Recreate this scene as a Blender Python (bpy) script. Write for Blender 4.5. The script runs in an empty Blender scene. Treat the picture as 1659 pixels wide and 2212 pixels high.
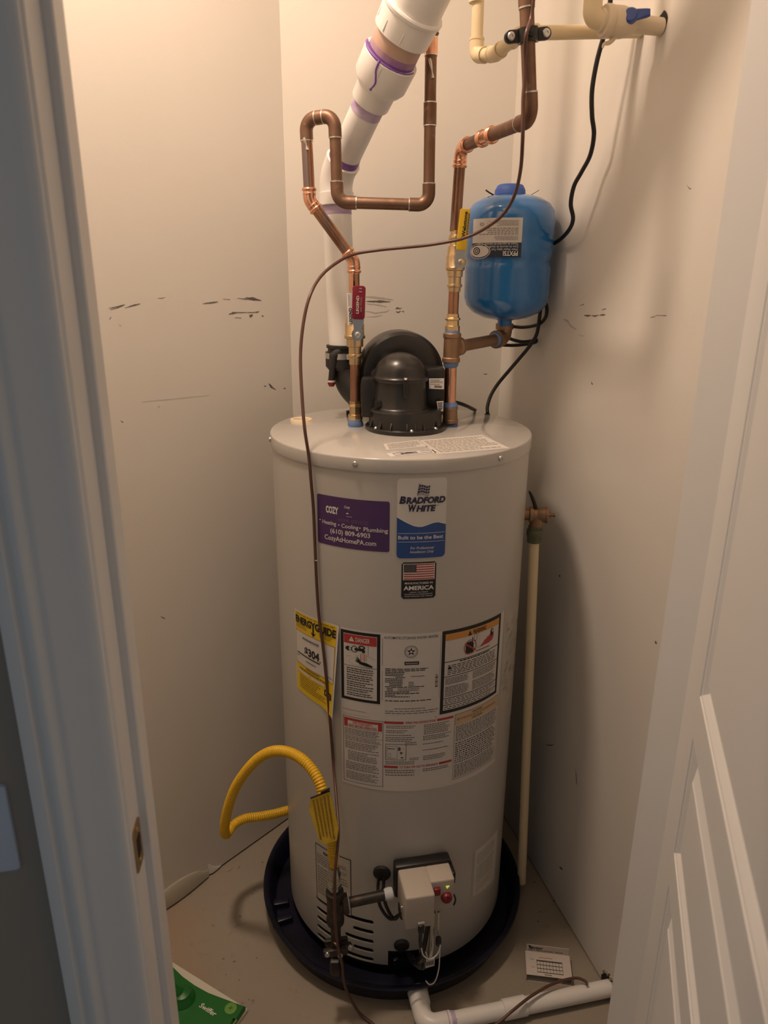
import bpy, bmesh, math, random
from mathutils import Vector, Matrix
S = bpy.context.scene
COL = S.collection
R_ = math.radians
random.seed(7)

# ------------------------------------------------------------------ camera, world, lights
F_PX, PITCH, ROLL, CAM_H = 1546.61, 0.31652, 0.00634, 1.5563
cam_d = bpy.data.cameras.new('camera'); cam = bpy.data.objects.new('camera', cam_d); COL.objects.link(cam)
cam_d.sensor_fit = 'HORIZONTAL'; cam_d.sensor_width = 36.0; cam_d.lens = 36.0 * F_PX / 1659.0
cam_d.clip_start = 0.01
cam_d.dof.use_dof = True; cam_d.dof.focus_distance = 1.50; cam_d.dof.aperture_fstop = 8.5
cam.matrix_world = (Matrix.Translation((0, 0, CAM_H)) @ Matrix.Rotation(math.pi / 2 - PITCH, 4, 'X') @ Matrix.Rotation(ROLL, 4, 'Z'))
S.camera = cam

w = bpy.data.worlds.new('world'); S.world = w; w.use_nodes = True
w.node_tree.nodes['Background'].inputs[0].default_value = (0.80, 0.90, 1.0, 1)
w.node_tree.nodes['Background'].inputs[1].default_value = 0.14

LAMP = (-0.40, 1.15, 2.79)
ld = bpy.data.lights.new('closet_bulb', 'AREA'); ld.energy = 18.3; ld.color = (1.0, 0.755, 0.575); ld.shape = 'DISK'; ld.size = 0.20
lo = bpy.data.objects.new('closet_bulb', ld); lo.location = LAMP; COL.objects.link(lo)

S.view_settings.view_transform = 'Standard'; S.view_settings.look = 'None'
S.view_settings.gamma = 1; S.view_settings.use_curve_mapping = False
S.view_settings.exposure = 0.0

# ------------------------------------------------------------------ measuring: pixel of the 1659x2212 photograph -> point in the room
C0 = Vector((0, 0, CAM_H)); TX, TY, RJ = 0.03468, 1.53175, 0.2768
def ray(px, py):
    x, y = px - 829.5, py - 1106.0
    c, s = math.cos(ROLL), math.sin(ROLL)
    x, y = c * x + s * y, -s * x + c * y
    u = -y / F_PX
    return Vector((x / F_PX, math.cos(PITCH) + u * math.sin(PITCH), -math.sin(PITCH) + u * math.cos(PITCH)))
def at(px, py, Y): r = ray(px, py); return C0 + r * (Y / r.y)
def atz(px, py, z): r = ray(px, py); return C0 + r * ((z - CAM_H) / r.z)
def onplane(px, py, P, n): r = ray(px, py); return C0 + r * ((P - C0).dot(n) / r.dot(n))
def tz(px, py, R=RJ):
    r = ray(px, py); a = r.x**2 + r.y**2; b = -(r.x * TX + r.y * TY); c = TX**2 + TY**2 - R * R
    P = C0 + r * ((-b - math.sqrt(max(b * b - a * c, 0))) / a)
    return math.degrees(math.atan2(P.x - TX, -(P.y - TY))), P.z
def cyl(th, z, R=RJ): return Vector((TX + R * math.sin(R_(th)), TY - R * math.cos(R_(th)), z))
def cylpx(px, py, R): return cyl(*tz(px, py, R), R)

# ------------------------------------------------------------------ materials
def mat(name, col, rough=0.5, metal=0.0, spec=0.5, coat=0.0, noise=None, bump=None, emit=None):
    m = bpy.data.materials.new(name); m.use_nodes = True
    nt = m.node_tree; b = nt.nodes['Principled BSDF']
    b.inputs['Base Color'].default_value = (*col, 1); b.inputs['Roughness'].default_value = rough
    b.inputs['Metallic'].default_value = metal; b.inputs['Specular IOR Level'].default_value = spec
    b.inputs['Coat Weight'].default_value = coat
    if emit: b.inputs['Emission Color'].default_value = (*emit[0], 1); b.inputs['Emission Strength'].default_value = emit[1]
    tc = nt.nodes.new('ShaderNodeTexCoord')
    if noise:   # list of (scale, detail, low, high, colour, amount[, stretch])
        prev = None
        for q in noise:
            sc, det, lo_, hi, c2, amt = q[:6]
            n = nt.nodes.new('ShaderNodeTexNoise'); n.inputs['Scale'].default_value = sc; n.inputs['Detail'].default_value = det
            if len(q) > 6:
                mp = nt.nodes.new('ShaderNodeMapping'); mp.inputs['Scale'].default_value = q[6]
                nt.links.new(tc.outputs['Object'], mp.inputs[0]); nt.links.new(mp.outputs[0], n.inputs[0])
            else: nt.links.new(tc.outputs['Object'], n.inputs[0])
            mr = nt.nodes.new('ShaderNodeMapRange'); mr.inputs[1].default_value = lo_; mr.inputs[2].default_value = hi; mr.inputs[4].default_value = amt
            nt.links.new(n.outputs[0], mr.inputs[0])
            mx = nt.nodes.new('ShaderNodeMix'); mx.data_type = 'RGBA'
            if prev is None: mx.inputs[6].default_value = (*col, 1)
            else: nt.links.new(prev, mx.inputs[6])
            mx.inputs[7].default_value = (*c2, 1); nt.links.new(mr.outputs[0], mx.inputs[0]); prev = mx.outputs[2]
        nt.links.new(prev, b.inputs['Base Color'])
    if bump:
        n = nt.nodes.new('ShaderNodeTexNoise'); n.inputs['Scale'].default_value = bump[0]; n.inputs['Detail'].default_value = 4
        nt.links.new(tc.outputs['Object'], n.inputs[0])
        bp = nt.nodes.new('ShaderNodeBump'); bp.inputs['Strength'].default_value = bump[1]; bp.inputs['Distance'].default_value = bump[2]
        nt.links.new(n.outputs[0], bp.inputs['Height']); nt.links.new(bp.outputs[0], b.inputs['Normal'])
    return m
M = {}
M['wall'] = mat('wall_paint', (.72, .685, .63), .55, spec=.3, noise=[(3, 4, .45, .75, (.66, .62, .56), .35)], bump=(160, .08, .002))
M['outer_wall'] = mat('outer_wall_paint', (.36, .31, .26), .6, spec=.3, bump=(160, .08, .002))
M['ceiling'] = mat('ceiling_paint', (.78, .76, .72), .8)
M['floor'] = mat('concrete_floor', (.325, .283, .228), .75, spec=.3, noise=[(3.2, 7, .42, .72, (.27, .23, .18), .7), (34, 5, .62, .74, (.19, .145, .11), .35), (1.7, 2, .60, .72, (.40, .22, .11), .55)], bump=(90, .25, .002))
M['trim'] = mat('white_trim_paint', (.84, .83, .82), .38, spec=.4)
M['door'] = mat('white_door_paint', (.74, .73, .71), .42, spec=.4, bump=(300, .05, .001))
M['jacket'] = mat('grey_enamel', (.51, .49, .455), .33, spec=.5, coat=.15, noise=[(6, 3, .5, .8, (.48, .46, .42), .5)])
M['lid'] = mat('light_grey_enamel', (.50, .48, .45), .22, spec=.55, coat=.6)
M['copper_old'] = mat('tarnished_copper', (.235, .14, .095), .46, metal=.75, noise=[(22, 5, .42, .66, (.17, .095, .06), .9), (60, 4, .6, .7, (.36, .21, .13), .6)])
M['copper_new'] = mat('bright_copper', (.86, .46, .30), .22, metal=1, noise=[(30, 4, .5, .75, (.66, .32, .19), .8)])
M['copper_mid'] = mat('part_tarnished_copper', (.46, .24, .145), .34, metal=.95, noise=[(9, 4, .42, .6, (.20, .115, .075), .9, (1.6, 1.6, .5)), (14, 3, .55, .66, (.22, .22, .25), .7, (2.5, 2.5, .35))])
M['brass'] = mat('brass', (.70, .53, .31), .30, metal=1, noise=[(40, 4, .5, .7, (.52, .37, .19), .6)])
M['brass_dull'] = mat('dull_brass', (.52, .37, .19), .42, metal=1, noise=[(30, 4, .45, .7, (.40, .27, .13), .7)], bump=(200, .15, .001))
M['bronze'] = mat('red_brass_casting', (.36, .23, .145), .5, metal=.85, noise=[(30, 4, .45, .7, (.28, .17, .10), .7)], bump=(220, .2, .001))
M['solder'] = mat('solder', (.72, .70, .66), .35, metal=1)
M['steel'] = mat('zinc_steel', (.62, .62, .60), .32, metal=1)
M['chrome'] = mat('plated_nut', (.55, .54, .50), .25, metal=1)
M['blue_tape'] = mat('blue_thread_sealant', (.13, .22, .43), .6)
M['pvc'] = mat('white_pvc', (.82, .80, .77), .35, spec=.5)
M['pvc_tan'] = mat('primed_pvc_pipe', (.54, .37, .25), .4, noise=[(14, 4, .4, .7, (.66, .50, .38), .7), (9, 3, .5, .68, (.46, .30, .36), .6)])
M['purple'] = mat('purple_primer', (.20, .085, .36), .4, noise=[(25, 4, .45, .65, (.36, .22, .50), .8)])
M['purple_wash'] = mat('washed_purple_primer', (.58, .49, .64), .4, noise=[(12, 4, .4, .62, (.36, .23, .46), .85, (1, 1, 2.5))])
M['stained_primer'] = mat('stained_primer', (.44, .28, .34), .4, noise=[(30, 4, .42, .6, (.30, .15, .40), .8), (11, 3, .5, .62, (.56, .40, .30), .8)])
M['cpvc'] = mat('cream_cpvc', (.80, .66, .42), .4, spec=.5)
M['cpvc_valve'] = mat('beige_valve_plastic', (.76, .64, .47), .45)
M['blue_handle'] = mat('blue_plastic', (.045, .09, .33), .4)
M['blue_tank'] = mat('blue_enamel', (.014, .165, .47), .2, spec=.5, coat=.7)
M['blue_cap'] = mat('blue_cap_plastic', (.045, .115, .45), .5)
M['black'] = mat('black_plastic', (.012, .011, .011), .38, spec=.5)
M['black_gloss'] = mat('black_moulded_plastic', (.022, .020, .019), .30, spec=.55, bump=(400, .03, .0005))
M['rubber'] = mat('black_rubber', (.014, .013, .013), .5)
M['cord'] = mat('black_cord', (.009, .008, .008), .45)
M['wire'] = mat('brown_wire_insulation', (.105, .046, .034), .36)
M['yellow_handle'] = mat('yellow_vinyl', (.70, .45, .02), .35)
M['red_handle'] = mat('maroon_vinyl', (.20, .012, .03), .32)
M['yellow_hose'] = mat('yellow_coating', (.72, .43, .015), .4)
M['yellow_tag'] = mat('yellow_tag', (.60, .40, .03), .42)
M['tag_print'] = mat('brown_tag_print', (.24, .15, .02), .5)
M['iron'] = mat('black_iron', (.045, .04, .038), .5, metal=.6, bump=(150, .25, .001), noise=[(30, 4, .5, .7, (.12, .085, .06), .7)])
M['dope'] = mat('white_pipe_dope', (.52, .55, .57), .7)
M['pan'] = mat('navy_plastic_pan', (.006, .0065, .020), .36, spec=.5)
M['white'] = mat('white_sticker', (.66, .63, .60), .45)
M['white2'] = mat('pale_sticker', (.52, .49, .44), .45)
M['clear_label'] = mat('translucent_label', (.68, .64, .60), .4)
M['ink'] = mat('black_ink', (.012, .011, .012), .5)
M['grey_ink'] = mat('grey_print', (.17, .15, .14), .5)
M['pale_ink'] = mat('faint_print', (.36, .335, .30), .5)
M['red_ink'] = mat('red_print', (.44, .045, .04), .5)
M['orange_ink'] = mat('orange_print', (.64, .30, .07), .5)
M['tan_ink'] = mat('tan_print', (.62, .44, .27), .5)
M['purple_sticker'] = mat('purple_sticker', (.075, .032, .125), .4)
M['violet_ink'] = mat('violet_print', (.20, .13, .27), .4)
M['white_ink'] = mat('white_print', (.74, .72, .70), .45)
M['navy_ink'] = mat('navy_print', (.025, .022, .065), .45)
M['blue_sticker'] = mat('blue_sticker', (.025, .075, .27), .35)
M['yellow_sticker'] = mat('yellow_sticker', (.78, .54, .015), .45)
M['tank_navy'] = mat('tank_label_navy', (.012, .028, .055), .4)
M['vwhite'] = mat('white_valve_plastic', (.50, .445, .385), .45)
M['red_plastic'] = mat('red_plastic', (.22, .012, .022), .4)
M['led'] = mat('status_lamp', (.5, .5, .05), .4, emit=((.75, .85, .08), .55))
M['dark'] = mat('dark_inside', (.012, .011, .011), .7)
M['green'] = mat('green_plastic', (.012, .135, .022), .35)
M['light_green'] = mat('light_green_rubber', (.13, .30, .05), .5)
M['cloth'] = mat('white_floor_cloth', (.62, .60, .50), .8)
M['card'] = mat('white_card', (.62, .56, .50), .6)
M['plate'] = mat('white_plate_plastic', (.60, .66, .78), .4)
M['scuff'] = mat('scuff_mark', (.14, .125, .11), .8)
M['scuff_light'] = mat('light_scuff', (.50, .46, .41), .8)
M['board'] = mat('torn_board_paper', (.42, .38, .30), .8)
M['green_brass'] = mat('verdigris_coupling', (.13, .14, .085), .5, metal=.3)

# ------------------------------------------------------------------ mesh helpers
def obj(name, bm, m, parent=None, label=None, cat=None, kind=None, group=None, sharp=38, origin=None, smooth=True):
    me = bpy.data.meshes.new(name)
    if all(len(e.link_faces) == 2 for e in bm.edges): bmesh.ops.recalc_face_normals(bm, faces=bm.faces[:])
    base = Vector((0, 0, 0))
    if parent is not None:
        q = parent
        while q is not None: base += q.location; q = q.parent
    elif origin is not None: base = Vector(origin)
    elif bm.verts:
        xs = [v.co for v in bm.verts]
        base = Vector(((min(v.x for v in xs) + max(v.x for v in xs)) / 2, (min(v.y for v in xs) + max(v.y for v in xs)) / 2, min(v.z for v in xs)))
    for v in bm.verts: v.co -= base
    bm.to_mesh(me); bm.free()
    for mm in (m if isinstance(m, (list, tuple)) else [m]): me.materials.append(M[mm])
    if smooth:
        me.polygons.foreach_set('use_smooth', [True] * len(me.polygons)); me.set_sharp_from_angle(angle=R_(sharp))
    o = bpy.data.objects.new(name, me); COL.objects.link(o)
    if parent is not None: o.parent = parent
    else: o.location = base
    if label: o['label'] = label
    if cat: o['category'] = cat
    if kind: o['kind'] = kind
    if group: o['group'] = group
    return o
def thing(name, loc, label, cat, group=None):
    o = bpy.data.objects.new(name, None); COL.objects.link(o); o.location = loc; o.empty_display_size = .05
    o['label'] = label; o['category'] = cat
    if group: o['group'] = group
    return o
def structure(name, loc):
    o = bpy.data.objects.new(name, None); COL.objects.link(o); o.location = loc; o['kind'] = 'structure'; return o
def B(): return bmesh.new()
def face(bm, vs, mi=0):
    try:
        f = bm.faces.new(vs); f.material_index = mi; return f
    except ValueError: return None
def tube(bm, pts, r, n=18, mi=0, caps=True):
    pts = [Vector(p) for p in pts]; k = len(pts)
    rs = r if isinstance(r, (list, tuple)) else [r] * k
    d = [(pts[min(i + 1, k - 1)] - pts[max(i - 1, 0)]).normalized() for i in range(k)]
    a = d[0].orthogonal().normalized(); rings = []
    for i in range(k):
        a = (a - d[i] * a.dot(d[i])).normalized(); b = d[i].cross(a)
        rings.append([bm.verts.new(pts[i] + (a * math.cos(2 * math.pi * j / n) + b * math.sin(2 * math.pi * j / n)) * rs[i]) for j in range(n)])
    for i in range(k - 1):
        for j in range(n): face(bm, (rings[i][j], rings[i][(j + 1) % n], rings[i + 1][(j + 1) % n], rings[i + 1][j]), mi)
    if caps: face(bm, rings[0][::-1], mi); face(bm, rings[-1], mi)
    return bm
def lathe(bm, prof, o, axis=(0, 0, 1), n=32, mi=0, closed=False, caps=True, phase=0.0):
    ax = Vector(axis).normalized(); a = Vector((1, 0, 0)) if abs(ax.x) < .9 else Vector((0, 1, 0))
    a = (a - ax * a.dot(ax)).normalized(); b = ax.cross(a); o = Vector(o); rings = []
    for (r, z) in prof:
        rings.append([bm.verts.new(o + ax * z + (a * math.cos(2 * math.pi * j / n + phase) + b * math.sin(2 * math.pi * j / n + phase)) * max(r, 1e-5)) for j in range(n)])
    m_ = len(rings); rng = range(m_) if closed else range(m_ - 1)
    for i in rng:
        p, q = rings[i], rings[(i + 1) % m_]
        for j in range(n): face(bm, (p[j], p[(j + 1) % n], q[(j + 1) % n], q[j]), mi)
    if caps and not closed: face(bm, rings[0][::-1], mi); face(bm, rings[-1], mi)
    return bm
def box(bm, c, sx, sy, sz, X=(1, 0, 0), Y=(0, 1, 0), Z=(0, 0, 1), bev=0.0, seg=2, mi=0):
    c = Vector(c); X = Vector(X).normalized(); Y = Vector(Y).normalized(); Z = Vector(Z).normalized()
    v = {}
    for i in (-1, 1):
        for j in (-1, 1):
            for k in (-1, 1): v[i, j, k] = bm.verts.new(c + X * (sx / 2 * i) + Y * (sy / 2 * j) + Z * (sz / 2 * k))
    fs = [face(bm, [v[a] for a in q], mi) for q in (((-1, -1, -1), (-1, 1, -1), (1, 1, -1), (1, -1, -1)), ((-1, -1, 1), (1, -1, 1), (1, 1, 1), (-1, 1, 1)),
          ((-1, -1, -1), (1, -1, -1), (1, -1, 1), (-1, -1, 1)), ((1, 1, -1), (-1, 1, -1), (-1, 1, 1), (1, 1, 1)), ((-1, 1, -1), (-1, -1, -1), (-1, -1, 1), (-1, 1, 1)), ((1, -1, -1), (1, 1, -1), (1, 1, 1), (1, -1, 1)))]
    if bev: 
        r = bmesh.ops.bevel(bm, geom=list({e for f in fs for e in f.edges}), offset=bev, segments=seg, affect='EDGES', profile=.5)
        for f in r['faces']: f.material_index = mi
    return bm
def prism(bm, poly, depth, o, X, Y, N, mi=0, bev=0.0):
    o = Vector(o); X = Vector(X); Y = Vector(Y); N = Vector(N)
    a = [bm.verts.new(o + X * p[0] + Y * p[1]) for p in poly]; b = [bm.verts.new(o + X * p[0] + Y * p[1] + N * depth) for p in poly]
    k = len(poly); fs = [face(bm, a[::-1], mi), face(bm, b, mi)] + [face(bm, (a[i], a[(i + 1) % k], b[(i + 1) % k], b[i]), mi) for i in range(k)]
    if bev: bmesh.ops.bevel(bm, geom=list(fs[1].edges), offset=bev, segments=2, affect='EDGES', profile=.5)
    return bm
def rrect(w, h, r, k=5, cx=0, cy=0):
    out = []
    for (sx, sy, a0) in ((1, 1, 0), (-1, 1, 90), (-1, -1, 180), (1, -1, 270)):
        for i in range(k + 1):
            a = R_(a0 + 90 * i / k); out.append((cx + sx * (w / 2 - r) + r * math.cos(a), cy + sy * (h / 2 - r) + r * math.sin(a)))
    return out
def spline(pts, n=10):
    p = [Vector(q) for q in pts]; p = [p[0] * 2 - p[1]] + p + [p[-1] * 2 - p[-2]]; out = []
    for i in range(1, len(p) - 2):
        for j in range(n):
            t = j / n
            out.append(.5 * ((2 * p[i]) + (-p[i - 1] + p[i + 1]) * t + (2 * p[i - 1] - 5 * p[i] + 4 * p[i + 1] - p[i + 2]) * t * t + (-p[i - 1] + 3 * p[i] - 3 * p[i + 1] + p[i + 2]) * t ** 3))
    out.append(p[-2]); return out
def arc_pts(P, d1, d2, fr, k=10):      # rounded corner at P from direction d1 into direction d2
    ang = d1.angle(d2); t = fr * math.tan(ang / 2); A = P - d1 * t; Bp = P + d2 * t
    cdir = (d2 - d1).normalized(); Cc = P + cdir * (fr / math.cos(ang / 2)); out = []
    u = (A - Cc).normalized(); v = (Bp - Cc).normalized()
    for i in range(k + 1):
        q = u.slerp(v, i / k) if u.angle(v) > 1e-4 else u
        out.append(Cc + q * fr)
    return out, t
def pipe_run(parent, pts, r, fr, mats, fits, rh, hub=.016, names=('pipe', 'elbow'), nseg=20):
    """mats: one per straight leg, fits: one per corner as (material, style) with style 'solder' | 'press' | 'glue'"""
    P = [Vector(p) for p in pts]; D = [(P[i + 1] - P[i]).normalized() for i in range(len(P) - 1)]
    cut = [0.0] * len(P)
    for i in range(1, len(P) - 1):
        m_, sty = fits[i - 1]
        arc, t = arc_pts(P[i], D[i - 1], D[i], fr); cut[i] = t
        line = [arc[0] - D[i - 1] * hub] + arc + [arc[-1] + D[i] * hub]
        bm = B(); tube(bm, line, rh, nseg)
        ms = [m_]
        ends = ((line[0], D[i - 1], 1), (line[-1], D[i], -1))
        if sty == 'solder':
            ms.append('solder')
            for (q, d, s) in ends: tube(bm, [q - d * s * .0012, q + d * s * .0008], rh * 1.02, nseg, 1)
        if sty == 'press':
            for (q, d, s) in ends:
                for off, rr in ((.004, 1.16), (.012, 1.06)):
                    c = q + d * s * off; tube(bm, [c - d * .0032, c - d * .0018, c, c + d * .0018, c + d * .0032], [rh * .99, rh * rr * .97, rh * rr, rh * rr * .97, rh * .99], nseg, 0, False)
        if sty == 'glue':
            for (q, d, s) in ends: tube(bm, [q, q + d * s * .004], rh * 1.05, nseg)
        obj(names[1], bm, ms, parent)
    for i in range(len(P) - 1):
        bm = B(); tube(bm, [P[i] + D[i] * max(cut[i] - .004, 0), P[i + 1] - D[i] * max(cut[i + 1] - .004, 0)], r, nseg); obj(names[0], bm, mats[i], parent)

# ------------------------------------------------------------------ flat print: shapes laid on a surface through a mapping f(u, v, h)
_tc = {}
def text_mesh(s, bold=0.0, shear=0.0):
    k = (s, bold, shear)
    if k not in _tc:
        cu = bpy.data.curves.new('t', 'FONT'); cu.body = s; cu.offset = bold; cu.shear = shear; cu.resolution_u = 3
        o = bpy.data.objects.new('t', cu); COL.objects.link(o)
        dg = bpy.context.evaluated_depsgraph_get(); dg.update()
        me = o.evaluated_get(dg).to_mesh()
        vs = [(v.co.x, v.co.y) for v in me.vertices]; fs = [tuple(p.vertices) for p in me.polygons]
        o.evaluated_get(dg).to_mesh_clear(); bpy.data.objects.remove(o); bpy.data.curves.remove(cu)
        _tc[k] = (vs, fs)
    return _tc[k]
class Print:
    def __init__(s, f, h0=.0004, dh=.0003): s.f, s.bm, s.ms, s.h0, s.dh = f, B(), [], h0, dh
    def mi(s, m):
        if m not in s.ms: s.ms.append(m)
        return s.ms.index(m)
    def H(s, L): return s.h0 + s.dh * L
    def grid(s, c, m, L, nu=1, nv=1):      # c: corner (u,v) list BL BR TR TL
        mi = s.mi(m); g = []
        for j in range(nv + 1):
            row = []
            for i in range(nu + 1):
                a, b = i / nu, j / nv
                u = (1 - a) * (1 - b) * c[0][0] + a * (1 - b) * c[1][0] + a * b * c[2][0] + (1 - a) * b * c[3][0]
                v = (1 - a) * (1 - b) * c[0][1] + a * (1 - b) * c[1][1] + a * b * c[2][1] + (1 - a) * b * c[3][1]
                row.append(s.bm.verts.new(s.f(u, v, s.H(L))))
            g.append(row)
        for j in range(nv):
            for i in range(nu): face(s.bm, (g[j][i], g[j][i + 1], g[j + 1][i + 1], g[j + 1][i]), mi)
    def rect(s, u0, v0, u1, v1, m, L=0, nu=None):
        s.grid([(u0, v0), (u1, v0), (u1, v1), (u0, v1)], m, L, nu or max(1, int(abs(u1 - u0) / s.step)), 1)
    step = 1.5
    def frame(s, u0, v0, u1, v1, tu, tv, m, L):
        s.rect(u0, v0, u1, v0 + tv, m, L); s.rect(u0, v1 - tv, u1, v1, m, L); s.rect(u0, v0, u0 + tu, v1, m, L); s.rect(u1 - tu, v0, u1, v1, m, L)
    def poly(s, pts, m, L=0): face(s.bm, [s.bm.verts.new(s.f(u, v, s.H(L))) for u, v in pts], s.mi(m))
    def rows(s, top, bot, m, L=0):         # strip between two matching polylines
        mi = s.mi(m); a = [s.bm.verts.new(s.f(u, v, s.H(L))) for u, v in top]; b = [s.bm.verts.new(s.f(u, v, s.H(L))) for u, v in bot]
        for i in range(len(a) - 1): face(s.bm, (b[i], b[i + 1], a[i + 1], a[i]), mi)
    def disc(s, u, v, ru, rv, m, L=0, n=24): s.poly([(u + ru * math.cos(2 * math.pi * i / n), v + rv * math.sin(2 * math.pi * i / n)) for i in range(n)], m, L)
    def ring(s, u, v, ru, rv, k, m, L=0, n=32):
        t = [(math.cos(2 * math.pi * i / n), math.sin(2 * math.pi * i / n)) for i in range(n + 1)]
        s.rows([(u + ru * a, v + rv * b) for a, b in t], [(u + ru * k * a, v + rv * k * b) for a, b in t], m, L)
    def text(s, t, u0, u1, v, h, m, L=1, bold=0.0, shear=0.0, rot=0, v1=None):
        """fit the words between u0 and u1 on the line v, capital height h (rot 90: reading upwards, u0 -> u1 runs along v, v is the u of the line)"""
        vs, fs = text_mesh(t, bold, shear); mi = s.mi(m)
        x0 = min(p[0] for p in vs); x1 = max(p[0] for p in vs); k = (u1 - u0) / (x1 - x0); ky = h / .69
        dv = 0 if v1 is None else (v1 - v)
        def pt(x, y):
            a = (x - x0) * k; 
            if rot == 0: return (u0 + a, v + y * ky + dv * (x - x0) / (x1 - x0))
            return (v + y * ky, u0 + a)
        V = [s.bm.verts.new(s.f(*pt(*p), s.H(L))) for p in vs]
        for f_ in fs: face(s.bm, [V[i] for i in f_], mi)
    def lines(s, u0, v0, u1, v1, n, m, L=1, fill=.5, ragged=.25, word=(.05, .12)):
        """n rows of word-sized dashes: print too small to read"""
        mi = s.mi(m); dv = (v1 - v0) / n; W = u1 - u0; sg = 1 if W > 0 else -1
        for i in range(n):
            y = v1 - dv * (i + .5); x = u0; end = u1 - W * ragged * random.random() ** 2
            while (end - x) * sg > abs(W) * .02:
                wl = abs(W) * random.uniform(*word); e = x + sg * min(wl, abs(end - x)); hh = dv * fill * .5
                face(s.bm, [s.bm.verts.new(s.f(a, b, s.H(L))) for a, b in ((x, y - hh), (e, y - hh), (e, y + hh), (x, y + hh))], mi)
                x = e + sg * abs(W) * .018
    def done(s, name, parent, label=None): return obj(name, s.bm, s.ms, parent, label, smooth=False)
def fj(h0=0.0): return lambda u, v, h: cyl(u, v, RJ + h + h0)

# ================================================================== ROOM
aL, aR = R_(41.042), R_(-15.067)
LC, RC = Vector((-.2344, 1.8206, 0)), Vector((.3163, 1.9817, 0))
dL = Vector((math.sin(aL), math.cos(aL), 0)); nL = Vector((math.cos(aL), -math.sin(aL), 0))
dR = Vector((math.sin(aR), math.cos(aR), 0)); nR = Vector((-math.cos(aR), math.sin(aR), 0))
dB = (RC - LC).normalized(); nB = Vector((dB.y, -dB.x, 0)); UP = Vector((0, 0, 1)); ZC = 2.84
hd = R_(78); dD = Vector((math.sin(hd), math.cos(hd), 0)); nD = Vector((math.cos(hd), -math.sin(hd), 0))   # doorway line, nD faces the photographer
N1 = Vector((-.277, .631, 0))             # outer edge of the left jamb
JR = Vector((.3945, .813, 0))             # hinge edge of the right jamb
def slab(name, a, b, n, th, z0, z1, m, lean=0.0):
    """wall from a to b, its visible face on that line, thickness away from n"""
    bm = B(); a = Vector(a); b = Vector(b); q = []
    for z in (z0, z1):
        for p in (a, b, b - n * th, a - n * th): q.append(bm.verts.new(p + UP * z))
    for f_ in ((0, 1, 2, 3), (7, 6, 5, 4), (0, 4, 5, 1), (1, 5, 6, 2), (2, 6, 7, 3), (3, 7, 4, 0)): face(bm, [q[i] for i in f_])
    return obj(name, bm, m, None, kind='structure', smooth=False)
LF = LC - dL * 1.76; RF = RC - dR * 1.215
wl = slab('wall_left', LF - dL * .1, LC + dL * .05, nL, .1, .006, ZC, 'wall')
wb = slab('wall_back', LC - dB * .08, RC + dB * .08, nB, .1, .006, ZC, 'wall')
wr = slab('wall_right', RC + dR * .05, RF - dR * .2, nR, .1, .006, ZC, 'wall')
bm = B(); box(bm, (0, 1.0, -.03), 3.6, 3.4, .06); fl = obj('floor', bm, 'floor', kind='structure', smooth=False)
bm = B(); box(bm, (-.2, .4, ZC + .03), 4.4, 3.6, .06); obj('ceiling', bm, 'ceiling', kind='structure', smooth=False)

# front wall: left of the doorway, right of it and over it
WT = .10
NL = N1 - dD * .006
def fwall(name, p, q, z0, z1):
    bm = B(); a = Vector(p); b = Vector(q); V = []
    for z in (z0, z1):
        for c in (a, b, b - nD * WT, a - nD * WT): V.append(bm.verts.new(c + UP * z))
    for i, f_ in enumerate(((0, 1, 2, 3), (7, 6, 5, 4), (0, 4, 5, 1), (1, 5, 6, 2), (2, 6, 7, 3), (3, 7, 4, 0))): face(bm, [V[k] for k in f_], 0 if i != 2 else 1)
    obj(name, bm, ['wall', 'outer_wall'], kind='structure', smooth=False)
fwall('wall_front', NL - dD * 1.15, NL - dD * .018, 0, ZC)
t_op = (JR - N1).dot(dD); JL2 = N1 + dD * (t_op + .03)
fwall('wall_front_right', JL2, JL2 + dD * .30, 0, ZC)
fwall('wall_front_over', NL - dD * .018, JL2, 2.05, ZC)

# left casing: moulded profile, thick outer edge, ogee bands, flat inner part
tr = structure('trim_1', N1)
prof = [(.084, 0), (.084, .016), (.081, .0175), (.071, .0175), (.069, .013), (.066, .012), (.062, .0165), (.058, .0175), (.054, .0165), (.050, .012), (.047, .0115), (.043, .0125), (.040, .0105), (.012, .0095), (.003, .0085), (.0, .006), (0, 0)]
bm = B(); prism(bm, prof, 2.10, N1, -dD, nD, UP); obj('casing', bm, 'trim', tr, sharp=50)
jd = Vector((math.sin(R_(-7)), math.cos(R_(-7)), 0)); jn = Vector((jd.y, -jd.x, 0))     # left jamb runs along jd and faces jn
bm = B(); prism(bm, [(-.002, -.018), (.100, -.018), (.100, 0), (.001, 0), (-.002, -.003)], 2.05, N1 + dD * .003, jd, jn, UP); obj('jamb', bm, 'trim', tr, sharp=30)
bm = B(); prism(bm, [(.043, 0), (.076, 0), (.076, .0095), (.0445, .0095), (.043, .008)], 2.05, N1 + dD * .003, jd, jn, UP); obj('door_stop', bm, 'trim', tr, sharp=30)
# strike plate
sp = N1 + dD * .003 + UP * .945
bm = B(); prism(bm, rrect(.030, .058, .006, 4), .0016, sp + jd * .020 + jn * .0002, jd, UP, jn); pl = obj('strike_plate', bm, 'brass_dull', tr, 'worn brass strike plate')
bm = B(); prism(bm, rrect(.014, .026, .002, 2), .0006, sp + jd * .020 + jn * .0017, jd, UP, jn); obj('latch_hole', bm, 'dark', pl)
for dz in (-.021, .021):
    bm = B(); lathe(bm, [(.0035, 0), (.003, .0012), (.0, .0014)], sp + jd * .020 + jn * .0017 + UP * dz, jn, 12); obj('screw', bm, 'brass_dull', pl)
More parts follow.
